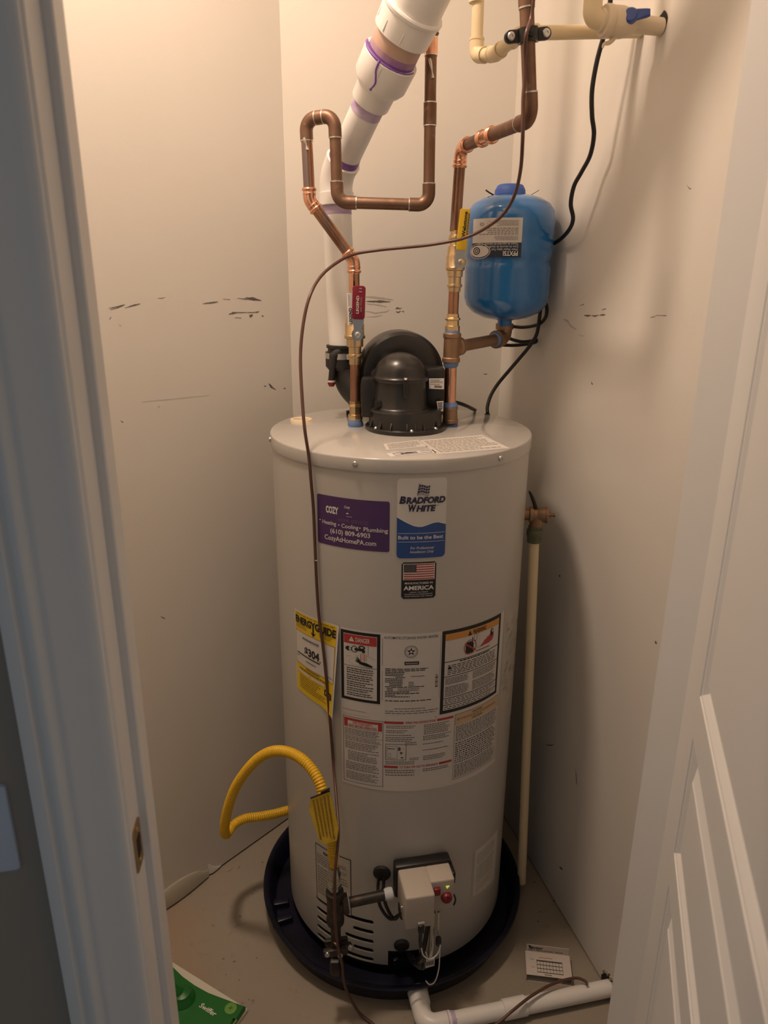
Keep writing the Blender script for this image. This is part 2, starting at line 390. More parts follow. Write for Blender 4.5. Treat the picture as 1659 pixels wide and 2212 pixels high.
# right jamb with its stop
tr2 = structure('trim_2', JR)
jr = Vector((math.sin(R_(-15)), math.cos(R_(-15)), 0)); jrn = Vector((-jr.y, jr.x, 0))
bm = B(); prism(bm, [(-.03, 0), (.062, 0), (.062, -.018), (-.03, -.018)], 2.05, JR, jr, jrn, UP); obj('jamb', bm, 'door', tr2, smooth=False)
bm = B(); prism(bm, [(-.002, -.018), (-.002, -.10), (-.018, -.10), (-.018, -.018)], 2.05, JR, jr, jrn, UP); obj('casing', bm, 'trim', tr2, smooth=False)

# open panelled door on the right
ad = R_(17); dd = Vector((-math.sin(ad), -math.cos(ad), 0)); dn = Vector((dd.y, -dd.x, 0))
if dn.x > 0: dn = -dn
D0 = JR + dd * .0015
DW, DT = .71, .035
cols_ = [(.094, .616)]
rows_ = [(.235, .822), (.872, 1.042), (1.098, 1.655), (1.745, 1.905)]
def P3(s, z, h=0.0): return D0 + dd * s + dn * h + UP * z
door = structure('door_1', D0)
bm = B(); xs = [0] + [v for c in cols_ for v in c] + [DW]; zs = [.012] + [v for c in rows_ for v in c] + [2.03]
for i in range(len(xs) - 1):
    for j in range(len(zs) - 1):
        if i % 2 == 1 and j % 2 == 1: continue
        face(bm, [bm.verts.new(P3(a, b)) for a, b in ((xs[i], zs[j]), (xs[i + 1], zs[j]), (xs[i + 1], zs[j + 1]), (xs[i], zs[j + 1]))])
for q in (((0, .012), (0, 2.03)), ((0, 2.03), (DW, 2.03)), ((DW, 2.03), (DW, .012)), ((DW, .012), (0, .012))):
    (a, b), (c, d) = q; face(bm, [bm.verts.new(P3(a, b)), bm.verts.new(P3(c, d)), bm.verts.new(P3(c, d, -DT)), bm.verts.new(P3(a, b, -DT))])
face(bm, [bm.verts.new(P3(a, b, -DT)) for a, b in ((0, .012), (DW, .012), (DW, 2.03), (0, 2.03))])
bmesh.ops.remove_doubles(bm, verts=bm.verts[:], dist=1e-5)
obj('stiles_and_rails', bm, 'door', door, smooth=False)
for (s0, s1) in cols_:
    for (z0, z1) in rows_:
        bm = B(); prev = None
        for ins, dep in ((0, 0), (.0010, -.0014), (.0035, -.0022), (.0095, -.0064), (.0120, -.0084), (.0135, -.0096), (.0160, -.0096), (.0175, -.0084), (.0260, -.0050), (.0345, -.0018), (.0360, -.0006)):
            q = [bm.verts.new(P3(a, b, dep)) for a, b in ((s0 + ins, z0 + ins), (s1 - ins, z0 + ins), (s1 - ins, z1 - ins), (s0 + ins, z1 - ins))]
            if prev:
                for k in range(4): face(bm, (prev[k], prev[(k + 1) % 4], q[(k + 1) % 4], q[k]))
            prev = q
        face(bm, prev)
        obj('panel', bm, 'door', door, smooth=False)

# switch plate on the outer wall, at the photo's left edge
def onfw(px, py): return onplane(px, py, N1 - nD * 0.0, nD)
bm = B(); pc = N1 - dD * (.111 + .035) + UP * 1.010
prism(bm, rrect(.072, .107, .004, 3), .005, pc, dD, UP, nD, bev=.0015)
swp = thing('switch_plate', pc, 'pale blue-white wall plate on the outer wall left of the door casing', 'wall plate')
obj('plate', bm, 'plate', swp)
bm = B(); box(bm, pc + nD * .0055, .033, .065, .003, dD, UP, nD, bev=.001); obj('rocker', bm, 'plate', swp)

# base of the left wall: a strip of board, broken and lifting at the photo's left
bb = structure('baseboard_left', LC - dL * .3)
def lw(s, z, o=0.0): return LC - dL * s + nL * o + UP * z
bm = B(); top = []; 
k = 16
for i in range(k + 1):
    s = .56 - (.56 - .365) * i / k; a = i / k
    h = .010 + .046 * math.sin(math.pi * min(1, .12 + .78 * a)) ** .8 * (1 if a < .93 else .72); o = .006 + .008 * math.sin(math.pi * a)
    top.append((s, h, o))
top = [(.62, .012, .006)] + top
def strip(bm, rows, th):
    pr = None
    for (s, h, o) in rows:
        q = [bm.verts.new(lw(s, .006, o)), bm.verts.new(lw(s, h * .8, o * .9)), bm.verts.new(lw(s, h, o * .35)), bm.verts.new(lw(s, h, 0.0)), bm.verts.new(lw(s, .006, 0.0))]
        if pr:
            for k_ in range(5): face(bm, (pr[k_], pr[(k_ + 1) % 5], q[(k_ + 1) % 5], q[k_]))
        else: face(bm, q)
        pr = q
    face(bm, pr[::-1])
strip(bm, top, .006); obj('lifted_flap', bm, 'board', bb, 'curled and torn length of base')
bm = B(); strip(bm, [(.362, .044, .001), (.352, .030, .004), (.340, .016, .004), (.322, .009, .0015)], .006); obj('torn_edge', bm, 'wall', bb)
for (s, o, a) in ((.31, .028, .5), (.285, .035, 1.4), (.20, .075, 2.2)):
    bm = B(); c = lw(s, .002, o); d = Vector((math.cos(a), math.sin(a), 0)); tube(bm, [c - d * .010, c, c + d * .006 + Vector((-d.y, d.x, 0)) * .007], .0012, 6); obj('broken_chip', bm, 'board', bb)

# scuffs, scrapes and dents in the paint
def scuff(parent, P, n, px, m='scuff', wob=.35):
    """thin ragged smear along a list of (px, py, half width in px) laid on a wall"""
    bm = B(); a = []; b = []
    pts = []
    for i in range(len(px) - 1):
        for j in range(6):
            t = j / 6; pts.append(tuple(px[i][k_] * (1 - t) + px[i + 1][k_] * t for k_ in range(3)))
    pts.append(px[-1])
    for (x, y, h) in pts:
        h1 = h * random.uniform(1 - wob, 1 + wob); h2 = h * random.uniform(1 - wob, 1 + wob)
        a.append(bm.verts.new(onplane(x, y - h1, P, n) + n * .0004)); b.append(bm.verts.new(onplane(x, y + h2, P, n) + n * .0004))
    for i in range(len(a) - 1): face(bm, (b[i], b[i + 1], a[i + 1], a[i]))
    obj('scuff_mark', bm, m, parent, smooth=False)
for q in ([(235, 666, .6), (262, 660, 1.2), (270, 658, .4)], [(238, 669, .5), (255, 664, 1.2), (268, 659, .4)], [(270, 665, .5), (290, 659, 1.4), (303, 656, .5)], [(189, 689, .8), (205, 686, .8)], [(438, 656, .5), (455, 654, 1.8), (470, 652, .8)],
          [(482, 646, .4), (497, 647, .8)], [(512, 644, .5), (530, 646, 1.0), (560, 649, .6)], [(530, 643, .6), (545, 645, 3.0), (564, 649, 1.0)], [(494, 679, .5), (503, 676, 2.2), (512, 675, .8), (545, 675, .7), (557, 674, 1.2), (560, 672, .4)],
          [(507, 686, .4), (521, 687, .8)], [(236, 690, .5), (239, 686, 1.2), (240, 684, .4)], [(538, 681, .4), (540, 683, 3), (545, 681, 2), (546, 680, .4)], [(565, 682, .5), (567, 683, 2), (569, 682, .5)], [(570, 834, .4), (573, 834, 1.6), (575, 834, .4)],
          [(580, 829, .4), (584, 833, 3.0), (590, 838, 1.6), (596, 842, .5)], [(341, 644, .3), (350, 644, .9), (357, 642, .3)], [(260, 909, .4), (266, 912, .9)], [(285, 1405, .6), (288, 1404, 1.2)], [(347, 1332, .5), (356, 1336, 1)], [(199, 609, .6), (203, 612, 1.2)], [(612, 839, .4), (615, 839, 1.4), (617, 839, .4)]):
    scuff(wl, LC, nL, q)
for q in ([(257, 700, .5), (261, 705, 1.2), (262, 697, .4)], [(306, 868, .4), (370, 862, .5), (451, 853.7, .4)], [(340, 880, .4), (345, 877, 1.4)]): scuff(wl, LC, nL, q, 'scuff_light')
for q in ([(790, 641, 1), (815, 643, 2.5), (838, 646, 1.5), (850, 648, .4)], [(792, 656, .5), (820, 659, 1.2), (835, 663, .6)], [(790, 672, .5), (812, 676, 1.4), (835, 673, .8), (842, 669, .3)], [(792, 684, .3), (810, 684, 1), (826, 681, .3)]): scuff(wb, LC, nB, q, 'scuff_light')
for q in ([(791, 651, .8), (815, 651, 2.4), (843, 652, .7)], [(854, 668, .4), (858, 665, 2), (864, 667, 1), (868, 665, .4)], [(855, 673, .6), (860, 675, 1.4), (866, 672, .6)], [(868, 672, .4), (871, 673, 1.4), (873, 673, .4)], [(1044, 808, .4), (1052, 808, .9)]): scuff(wb, LC, nB, q)
for q in ([(1217, 690, .8), (1226, 693, 3.2), (1232, 703, 3.4), (1245, 712, 1.6)], [(1248, 722, .4), (1258, 726, 1.2), (1262, 725, .4)]): scuff(wr, RC, nR, q, 'scuff_light')
for q in ([(1262, 681, .5), (1270, 682, 2.2), (1276, 681, .8)], [(1278, 682, .5), (1287, 683, 1.6), (1293, 680, .6)], [(1295, 681, .5), (1303, 680, 2), (1308, 680, .5)], [(1252, 661, .4), (1262, 657, 1.0)], [(1300, 669, .4), (1309, 667, 1)], [(1405, 686, .4), (1415, 684, .9)], [(1416, 681, .3), (1440, 682, .6)],
          [(1277, 822, .5), (1278, 828, 2.4), (1281, 830, 1)], [(1243, 1660, 1), (1245, 1680, 9), (1247, 1695, 1)], [(1207, 1244, .5), (1209, 1244, 3), (1211, 1244, .5)], [(1415, 1386, 1), (1417, 1388, 4), (1419, 1389, 1)], [(1208, 1873, .5), (1213, 1876, 3), (1216, 1878, .5)], [(1180, 1609, .5), (1190, 1610, 1.6), (1196, 1609, .5)], [(1484, 400, .5), (1490, 408, 1.2), (1493, 407, .4)]): scuff(wr, RC, nR, q)
# specks of grit and a rust stain on the slab
for i in range(46):
    x, y = (random.uniform(360, 600), random.uniform(1860, 2190)) if i < 34 else (random.uniform(1130, 1290), random.uniform(1900, 2020))
    p = atz(x, y, .0006)
    if (p - LC).dot(nL) < .03 or math.hypot(p.x - TX, p.y - TY) < .36: continue
    bm = B(); q = random.uniform(.001, .0035); nn = 6
    face(bm, [bm.verts.new(p + Vector((math.cos(6.28 * j / nn) * q * random.uniform(.5, 1.4), math.sin(6.28 * j / nn) * q * random.uniform(.4, 1), 0))) for j in range(nn)]); 
    obj('grit_speck', bm, 'scuff', fl, smooth=False)
#@@PART2@@
# ================================================================== WATER HEATER
LZ = 1.2459
heater = thing('water_heater', (TX, TY, .004), 'tall grey cylindrical gas water heater covered in printed stickers, standing in the dark pan', 'water heater')
def vcyl(bm, pr, mi=0, n=96, **k): lathe(bm, pr, (TX, TY, 0), (0, 0, 1), n, mi, **k)
bm = B(); vcyl(bm, [(.262, .004), (.262, .034)]); obj('base_ring', bm, 'dark', heater)
bm = B(); vcyl(bm, [(RJ, .0355), (RJ, 1.222), (RJ - .0035, 1.222), (RJ - .0035, .0355)], n=180, closed=True); jacket = obj('jacket', bm, 'jacket', heater)
# louvre slots and burner opening are cut through the sheet metal
slots = []
ROWZ = [.1575, .128, .100, .0725, .0455]
for i, z in enumerate(ROWZ): slots.append((-43.2, -31.5, z)); slots.append((-25.6 if i % 2 == 0 else -21.3, -10.9, z))
cb = B()
for (a, b, z) in slots:
    hw = R_((b - a) / 2) * RJ; th = R_((a + b) / 2); T_ = Vector((math.cos(th), math.sin(th), 0)); N_ = Vector((math.sin(th), -math.cos(th), 0))
    prism(cb, rrect(hw * 2, .0122, .006, 4), .05, Vector((TX, TY, z)) + N_ * .25, T_, UP, N_)
th = R_(3.6); T_ = Vector((math.cos(th), math.sin(th), 0)); N_ = Vector((math.sin(th), -math.cos(th), 0))
prism(cb, [(-.036, -.030), (.036, -.030), (.036, .024), (-.036, .024)], .08, Vector((TX, TY, .055)) + N_ * .23, T_, UP, N_)
bmesh.ops.recalc_face_normals(cb, faces=cb.faces[:])
cme = bpy.data.meshes.new('cut'); cb.to_mesh(cme); cb.free(); cut = bpy.data.objects.new('cut', cme); COL.objects.link(cut)
md = jacket.modifiers.new('cut', 'BOOLEAN'); md.object = cut; md.operation = 'DIFFERENCE'; md.solver = 'EXACT'
bpy.context.view_layer.update()
dg = bpy.context.evaluated_depsgraph_get(); nm = bpy.data.meshes.new_from_object(jacket.evaluated_get(dg)); jacket.modifiers.clear(); jacket.data = nm; bpy.data.objects.remove(cut)
jacket.data.set_sharp_from_angle(angle=R_(40))
bm = B(); vcyl(bm, [(.2665, .012), (.2665, .19), (.255, .19), (.255, .012)], closed=True, n=64); obj('burner_skirt', bm, 'dark', heater)
bm = B(); vcyl(bm, [(.2771, 1.2205), (.2795, 1.2195), (.2800, 1.2215), (.2800, 1.2425), (.2792, 1.2450), (.2775, LZ), (.0, LZ), (.0, LZ - .004), (.2771, LZ - .004)], n=180, closed=True); obj('top_cover', bm, 'lid', heater, sharp=50)
for (px, py) in ((767, 1002), (1081, 990), (586.5, 946)):
    if px > 600: c = cylpx(px, py, .2803)
    else: c = cyl(-78, 1.2325, .2803)
    n_ = Vector((c.x - TX, c.y - TY, 0)).normalized(); bm = B()
    lathe(bm, [(.0054, 0), (.0054, .0014), (.0044, .0030), (.0028, .0036), (.0026, .0022), (0, .0022)], c, n_, 18); obj('cover_screw', bm, 'steel', heater)
# plastic ring in the cover and the printed warning labels lying on it
c = atz(651, 907, LZ); bm = B(); lathe(bm, [(.018, 0), (.0185, .0018), (.021, .0032), (.0245, .0024), (.0255, 0)], c, (0, 0, 1), 36, closed=True); pr_ = obj('plastic_ring', bm, 'cpvc', heater, 'cream plastic ring in the top cover')
bm = B(); lathe(bm, [(.0178, .0002), (.0, .0003)], c, (0, 0, 1), 30, caps=False); obj('ring_plug', bm, 'jacket', pr_)
def quadmap(a, b, c, d, off=.0):   # BL BR TR TL pixels on the cover
    q = [atz(*p, LZ) for p in (a, b, c, d)]
    return lambda u, v, h: (q[0] * (1 - u) * (1 - v) + q[1] * u * (1 - v) + q[2] * u * v + q[3] * (1 - u) * v) + UP * (h + off)
D = Print(quadmap((836, 973), (926, 965), (904, 950.5), (828.5, 959.5))); D.step = .5
D.rect(0, 0, 1, 1, 'white_ink'); D.rect(.03, .06, .97, .94, 'clear_label', 1); D.lines(.08, .12, .94, .9, 5, 'pale_ink', 2, .45, .3); D.done('cover_label', heater, 'small translucent label of fine print')
D = Print(quadmap((946, 982), (1102, 969), (1041, 940), (902, 952))); D.step = .5
D.rect(0, 0, 1, 1, 'white_ink'); D.rect(.015, .03, .985, .97, 'clear_label', 1); D.lines(.06, .08, .95, .93, 9, 'pale_ink', 2, .45, .35, (.03, .09)); D.done('cover_label', heater, 'larger translucent label of fine print')
D = Print(quadmap((844, 987.5), (943, 978), (934.6, 971.5), (834, 980))); D.step = .5
D.rect(0, 0, 1, 1, 'white_ink'); D.frame(.12, .25, .93, .85, .008, .09, 'ink', 1); D.text('WARNING', .27, .50, .42, .30, 'ink', 2, .02); D.rect(.3, .12, .7, .9, 'white_ink', 1); D.text('WARNING', .27, .62, .4, .34, 'ink', 3, .02); D.done('cover_label', heater, 'narrow label with a black bracketed frame')

# ---- stickers round the jacket (u = degrees round the tank, v = height)
def P_(): return Print(fj())
def tzr(x0, y0, x1, y1): a = tz(x0, y0); b = tz(x1, y1); return a[0], b[1], b[0], a[1]     # TL, BR pixel -> u0 v0 u1 v1
# purple service sticker
D = P_(); u0, v0, u1, v1 = -35.9, 1.0655, -5.0, 1.1650
pts = rrect(u1 - u0, v1 - v0, .5, 4); s_ = (v1 - v0) / (u1 - u0)
rim = [(x, y) for x, y in pts]
D.rect(u0, v0 + .002, u1, v1 - .002, 'purple_sticker'); D.rect(u0 + .35, v0, u1 - .35, v1, 'purple_sticker')
um = (u0 + u1) / 2
D.text('COZY', -31.6, -25.8, 1.1315, .0125, 'white_ink', 1, .045)
D.text('Cozy', -23.2, -20.7, 1.1455, .0048, 'white_ink', 1, .015, .25); D.text('HOME', -21.8, -20.3, 1.1405, .0026, 'violet_ink', 1)
D.poly([(-22.6, 1.1345), (-21.9, 1.1372), (-21.2, 1.1345)], 'white_ink', 1); D.rect(-22.4, 1.1290, -19.9, 1.1296, 'white_ink', 1)
D.text('HOME SERVICES', -26.0, -13.2, 1.1170, .0072, 'violet_ink', 1, -.012, .2)
D.disc(-34.6, 1.1135, .28, .0014, 'white_ink', 1, 12); D.text('Heating', -33.4, -26.9, 1.1075, .0078, 'white_ink', 1, .008)
D.disc(-25.7, 1.1100, .28, .0014, 'white_ink', 1, 12); D.text('Cooling', -24.5, -17.3, 1.1060, .0078, 'white_ink', 1, .008)
D.disc(-16.7, 1.1095, .28, .0014, 'white_ink', 1, 12); D.text('Plumbing', -15.2, -5.6, 1.1040, .0082, 'white_ink', 1, .008)
D.text('(610) 809-6903', -29.6, -12.6, 1.0915, .0090, 'white_ink', 1, .012)
D.text('CozyAtHomePA.com', -32.4, -10.2, 1.0765, .0095, 'white_ink', 1, .010)
D.done('service_sticker', heater, 'purple contractor sticker with white lettering')
# maker's sticker
D = P_(); u0, v0, u1, v1 = -2.75, 1.0515, 17.5, 1.2125; wm = (u1 - u0); k = 1.0
def rr(e, L, m):
    a0, b0, a1, b1 = u0 + e, v0 + e * .0048, u1 - e, v1 - e * .0048; r_u, r_v = 2.1 - e, .0105 - e * .0048
    n_ = 10; top = []; bot = []
    for i in range(n_ + 1):
        t = math.pi / 2 * i / n_; top.append((a0 + r_u - r_u * math.cos(t), b1 - r_v + r_v * math.sin(t))); bot.append((a0 + r_u - r_u * math.cos(t), b0 + r_v - r_v * math.sin(t)))
    m_ = 10
    for i in range(1, m_): x = a0 + r_u + (a1 - a0 - 2 * r_u) * i / m_; top.append((x, b1)); bot.append((x, b0))
    for i in range(n_ + 1):
        t = math.pi / 2 * (1 - i / n_); top.append((a1 - r_u + r_u * math.cos(t), b1 - r_v + r_v * math.sin(t))); bot.append((a1 - r_u + r_u * math.cos(t), b0 + r_v - r_v * math.sin(t)))
    return top, bot
t, b = rr(0, 0, 0); D.rows(t, b, 'white2', 0)
t, b = rr(.55, 0, 0); D.rows(t, b, 'white', 1)
wave = lambda x: 1.1215 + .016 * (1 - min(1, (x - u0) / 7.5)) ** 1.7 - .0055 * math.exp(-((x - 6.8) / 3.6) ** 2) + .0025 * math.exp(-((x - 13) / 3) ** 2) - (.004 * max(0, (x - 14) / 4))
D.rows([(x, wave(x) + .0018) for x, _ in t], b, 'white_ink', 2); D.rows([(x, wave(x)) for x, _ in t], b, 'blue_sticker', 3)
for z in (1.1035, 1.0865): D.rect(u0 + 1.0, z, u1 - 1.0, z + .0007, 'white_ink', 4)
D.text('Built to be the Best', u0 + 1.1, u1 - 1.5, 1.0922, .0070, 'white_ink', 4, .012)
D.text('For Professional', 3.1, 12.4, 1.0722, .0050, 'white_ink', 4, 0, .25); D.text('Installation Only', 3.0, 12.4, 1.0645, .0050, 'white_ink', 4, 0, .25)
D.text('B', -1.4, 1.1, 1.1625, .0128, 'navy_ink', 4, .05, .2); D.text('RADFORD', 1.2, 16.4, 1.1625, .0112, 'navy_ink', 4, .05, .2)
D.text('W', 2.1, 5.2, 1.1470, .0125, 'navy_ink', 4, .05, .2); D.text('HITE', 5.1, 12.8, 1.1470, .0108, 'navy_ink', 4, .05, .2); D.text('®', 13.3, 13.9, 1.1560, .002, 'navy_ink', 4)
# waving flag emblem
for i in range(4):
    for j in range(5):
        x0 = 6.0 + j * .88 - i * .14; x1 = x0 + .72; f_ = lambda x, i=i: 1.1962 - i * .0052 + .0016 * math.sin((x - 6) * 1.5)
        D.poly([(x0, f_(x0) - .0036), (x1, f_(x1) - .0036), (x1 + .08, f_(x1)), (x0 + .08, f_(x0))], 'navy_ink' if (i < 2 and j < 4) or i < 3 else 'pale_ink', 4)
D.poly([(6.15, 1.1995), (6.4, 1.2005), (5.55, 1.1775), (5.35, 1.1785)], 'navy_ink', 4)
D.done('brand_sticker', heater, "white and blue maker's sticker with a flag emblem")
# flag sticker
D = P_(); u0, v0, u1, v1 = -.15, .9700, 13.65, 1.0455
D.rect(u0, v0 + .003, u1, v1 - .003, 'ink'); D.rect(u0 + .5, v0, u1 - .5, v1, 'ink')
fu0, fu1, fv0, fv1 = .75, 12.75, 1.0105, 1.0415
D.rect(fu0 - .3, fv0 - .0012, fu1 + .3, fv1 + .0012, 'white_ink', 1); hh = (fv1 - fv0) / 13
for i in range(13):
    if i % 2 == 0: D.rect(fu0, fv1 - hh * (i + 1), fu1, fv1 - hh * i, 'red_ink', 2)
D.rect(fu0, fv1 - hh * 7, fu0 + 4.9, fv1, 'ink', 3)
for i in range(9):
    for j in range(6 if i % 2 == 0 else 5): D.disc(fu0 + .42 + (j + (.5 if i % 2 else 0)) * .81, fv1 - .0012 - i * hh * 7 / 9.2, .13, .00055, 'white_ink', 4, 6)
D.text('MANUFACTURED IN', 1.2, 12.4, 1.0005, .0040, 'white_ink', 1, .012); D.text('AMERICA', .7, 12.9, .9885, .0082, 'white_ink', 1, .03)
D.text('USING THE FINEST', 3.2, 10.6, .9826, .0022, 'white_ink', 1); D.text('MATERIALS & COMPONENTS', 1.2, 12.4, .9783, .0022, 'white_ink', 1); D.text('FROM AROUND THE WORLD', 1.2, 12.4, .9740, .0022, 'white_ink', 1)
D.done('flag_sticker', heater, 'black sticker with a striped flag')
# yellow energy guide, lower right corner lifting off
EG = [(-53.1, .7065), (-27.8, .6905), (-26.1, .8985), (-52.8, .8965)]
def egmap(u, v, h):
    th_ = EG[0][0] * (1 - u) * (1 - v) + EG[1][0] * u * (1 - v) + EG[2][0] * u * v + EG[3][0] * (1 - u) * v
    z = EG[0][1] * (1 - u) * (1 - v) + EG[1][1] * u * (1 - v) + EG[2][1] * u * v + EG[3][1] * (1 - u) * v
    lift = .020 * max(0, (u - .62) / .38) ** 2 * max(0, 1 - v * .9)
    return cyl(th_, z, RJ + h + lift)
D = Print(egmap); D.step = .05
def er(u0, v0, u1, v1, m, L):
    nu = max(1, int(abs(u1 - u0) / .06)); nv = max(1, int(abs(v1 - v0) / .15)); D.grid([(u0, v0), (u1, v0), (u1, v1), (u0, v1)], m, L, nu, nv)
er(0, 0, 1, 1, 'white', 0); er(.02, .0, .965, .985, 'yellow_sticker', 1)
D.text('ENERGY', .035, .535, .862, .075, 'ink', 3, .05); D.text('GUIDE', .525, .96, .862, .075, 'ink', 3, .05)
er(.470, .80, .502, .90, 'ink', 3); D.poly([(.425, .825), (.486, .775), (.55, .825), (.486, .806)], 'ink', 3)
D.lines(.06, .955, .95, .975, 1, 'tag_print', 3, .5, .05); D.lines(.05, .80, .33, .855, 3, 'tag_print', 3, .4, .2); D.lines(.62, .80, .9, .86, 3, 'tag_print', 3, .4, .2)
er(.03, .36, .955, .765, 'white', 2); D.frame(.03, .36, .955, .765, .006, .005, 'tag_print', 3)
D.lines(.22, .685, .62, .715, 1, 'grey_ink', 4, .7, .02, (.08, .14))
D.text('$304', .27, .62, .520, .085, 'ink', 4, .035); er(.07, .485, .63, .499, 'ink', 4); D.disc(.64, .515, .012, .010, 'ink', 4, 10)
D.lines(.06, .45, .14, .47, 1, 'grey_ink', 4); D.lines(.30, .425, .58, .45, 1, 'grey_ink', 4); D.lines(.83, .395, .93, .415, 1, 'grey_ink', 4)
D.lines(.30, .33, .62, .352, 1, 'tag_print', 3, .8, .02); D.lines(.12, .295, .78, .322, 1, 'tag_print', 3, .7, .05)
er(.07, .255, .38, .285, 'white', 3); er(.42, .255, .74, .285, 'white', 3)
D.lines(.12, .06, .78, .235, 7, 'tag_print', 3, .38, .35, (.04, .1)); er(.74, .165, .93, .235, 'ink', 3); D.text('FTC', .77, .90, .185, .03, 'yellow_sticker', 4, .02)
D.done('energy_label', heater, 'yellow energy guide label, lower corner peeling away')
# large white instruction label
D = P_(); U0, U1 = -25.85, 52.3
D.grid([(U0, .5265), (U1, .5200), (U1, .8945), (U0, .8965)], 'white', 0, 52, 1)
def R2(x0, y0, x1, y1, m, L): D.rect(*tzr(x0, y0, x1, y1), m, L)
def Ln(x0, y0, x1, y1, n, m='grey_ink', L=2, **k): a = tzr(x0, y0, x1, y1); D.lines(*a, n, m, L, **k)
def Tx(t, x0, y0, x1, h, m, L=3, b_=0.0): a = tz(x0, y0); c_ = tz(x1, y0); D.text(t, a[0], c_[0], a[1], h, m, L, b_)
# danger
a = tzr(736.1, 1357.5, 821, 1521); D.rect(*a, 'ink', 1); b = (a[0] + 1.35, a[1] + .0066, a[2] - 1.35, a[3] - .0066); D.rect(*b, 'white', 2)
hd_ = (b[0] + .15, b[3] - .021, b[2] - .15, b[3] - .001); D.rect(*hd_, 'red_ink', 3)
zb_ = hd_[1] + .0052; D.text('DANGER', b[0] + 5.4, b[2] - 3.0, zb_, .0098, 'white_ink', 4, .01)
D.poly([(b[0] + 2.5, zb_), (b[0] + 4.8, zb_), (b[0] + 3.65, zb_ + .011)], 'white_ink', 4); D.rect(b[0] + 3.55, zb_ + .003, b[0] + 3.75, zb_ + .007, 'red_ink', 5)
m0 = hd_[1]; W_ = b[2] - b[0]
def q(u): return b[0] + W_ * u
def v_(y): return m0 - .0485 * y           # picture field: y 0 top -> 1 bottom
D.ring(q(.14), v_(.24), .95, .0050, .45, 'ink', 3); D.rect(q(.06), v_(.30), q(.26), v_(.18), 'ink', 3); D.disc(q(.20), v_(.24), .5, .0030, 'white', 4)
D.ring(q(.34), v_(.23), 1.45, .0075, .78, 'ink', 3); D.rect(q(.34), v_(.29), q(.60), v_(.17), 'ink', 3); D.poly([(q(.60), v_(.17)), (q(.66), v_(.24)), (q(.64), v_(.36)), (q(.57), v_(.36)), (q(.57), v_(.28))], 'ink', 3)
D.ring(q(.56), v_(.12), 1.5, .0042, .5, 'ink', 3); D.rect(q(.74), v_(.46), q(.75), v_(.0), 'grey_ink', 3)
for i, x in enumerate((.52, .57, .62, .67)): D.rect(q(x), v_(.72), q(x + .018), v_(.40), 'red_ink' if i % 2 == 0 else 'orange_ink', 3)
D.poly([(q(.08), v_(.62)), (q(.48), v_(.50)), (q(.48), v_(.51)), (q(.08), v_(.635))], 'grey_ink', 3); D.poly([(q(.70), v_(.46)), (q(.95), v_(.60)), (q(.95), v_(.61)), (q(.70), v_(.475))], 'grey_ink', 3)
D.ring(q(.40), v_(.80), 3.4, .0085, .97, 'grey_ink', 2, 28)
for (x, y) in ((.40, .58), (.37, .66), (.35, .74), (.37, .80)): D.poly([(q(x), v_(y)), (q(x + .02), v_(y - .02)), (q(.56), v_(.80)), (q(.52), v_(.86))], 'ink', 3)
D.poly([(q(.46), v_(.76)), (q(.70), v_(.80)), (q(.88), v_(.92)), (q(.86), v_(.99)), (q(.66), v_(.95)), (q(.48), v_(.88))], 'ink', 4)
D.rect(b[0], v_(1.04), b[2], v_(1.0) - .001, 'ink', 3)
yy = v_(1.10); hl = (yy - (b[1] + .006)) / 13.5; y = yy
for nl in (3, 3, 3, 2, 2): D.lines(q(.09), y - hl * nl, q(.90), y, nl, 'ink', 3, .42, .3, (.06, .17)); y -= hl * (nl + .12) if False else hl * nl + hl * .22
Ln(741, 1527, 797, 1541, 3, fill=.4); Ln(741, 1538, 800, 1549, 3, fill=.4)
# centre
D.rect(-7.55, .823, -7.40, .8847, 'grey_ink', 1); D.rect(-7.5, .7436, -7.38, .812, 'grey_ink', 1); D.rect(16.6, .745, 16.72, .8866, 'grey_ink', 1)
D.text('AUTOMATIC STORAGE WATER HEATER', -6.8, 15.4, .8835, .0054, 'ink', 1, .004)
cu, cv = tz(888.3, 1407.7); D.ring(cu, cv, 2.75, .0135, .93, 'ink', 1); D.ring(cu, cv, 2.2, .0107, .95, 'ink', 1)
st = []
for i in range(10):
    a_ = math.pi / 2 + i * math.pi / 5; r_ = 1 if i % 2 == 0 else .42; st.append((cu + 1.9 * r_ * math.cos(a_), cv + .0093 * r_ * math.sin(a_)))
for i in range(0, 10, 2): D.poly([(cu, cv), st[i - 1], st[i], st[i + 1]], 'ink', 1)
D.disc(cu, cv, .55, .0027, 'white', 2, 12)
D.rect(1.6, .8262, 7.6, .8338, 'ink', 1); D.lines(2.0, .8282, 7.2, .8318, 1, 'pale_ink', 2, .8)
y = .8185
for i, (x0, x1) in enumerate(((-6.3, 11.5), (-6.3, 11), (-6.3, 2), (-6.3, 1.5), (-6.3, 1), (-2, 2), (-6.3, 1), (-6.3, 1), (-6.3, 1), (-4.5, 1), (-4.5, 1), (-6.3, 10), (-5.5, -3), (-5.5, -3), (-6.3, 4), (-6.3, 8), (-6.3, -2), (-6.3, 4.5))):
    D.lines(x0, y - .0032, x1, y, 1, 'ink', 1, .58, .05, (.07, .16)); y -= .0037
for i in range(4): D.lines(3.4, .7855 - i * .0037, 6.4, .7887 - i * .0037, 1, 'grey_ink', 1, .55, .3, (.2, .4))
D.lines(4.4, .7985, 10.4, .8017, 1, 'grey_ink', 1, .6, .05); D.lines(-1, .7705, 9, .7737, 1, 'grey_ink', 1, .6); D.lines(-1, .7668, 8, .7700, 1, 'grey_ink', 1, .6)
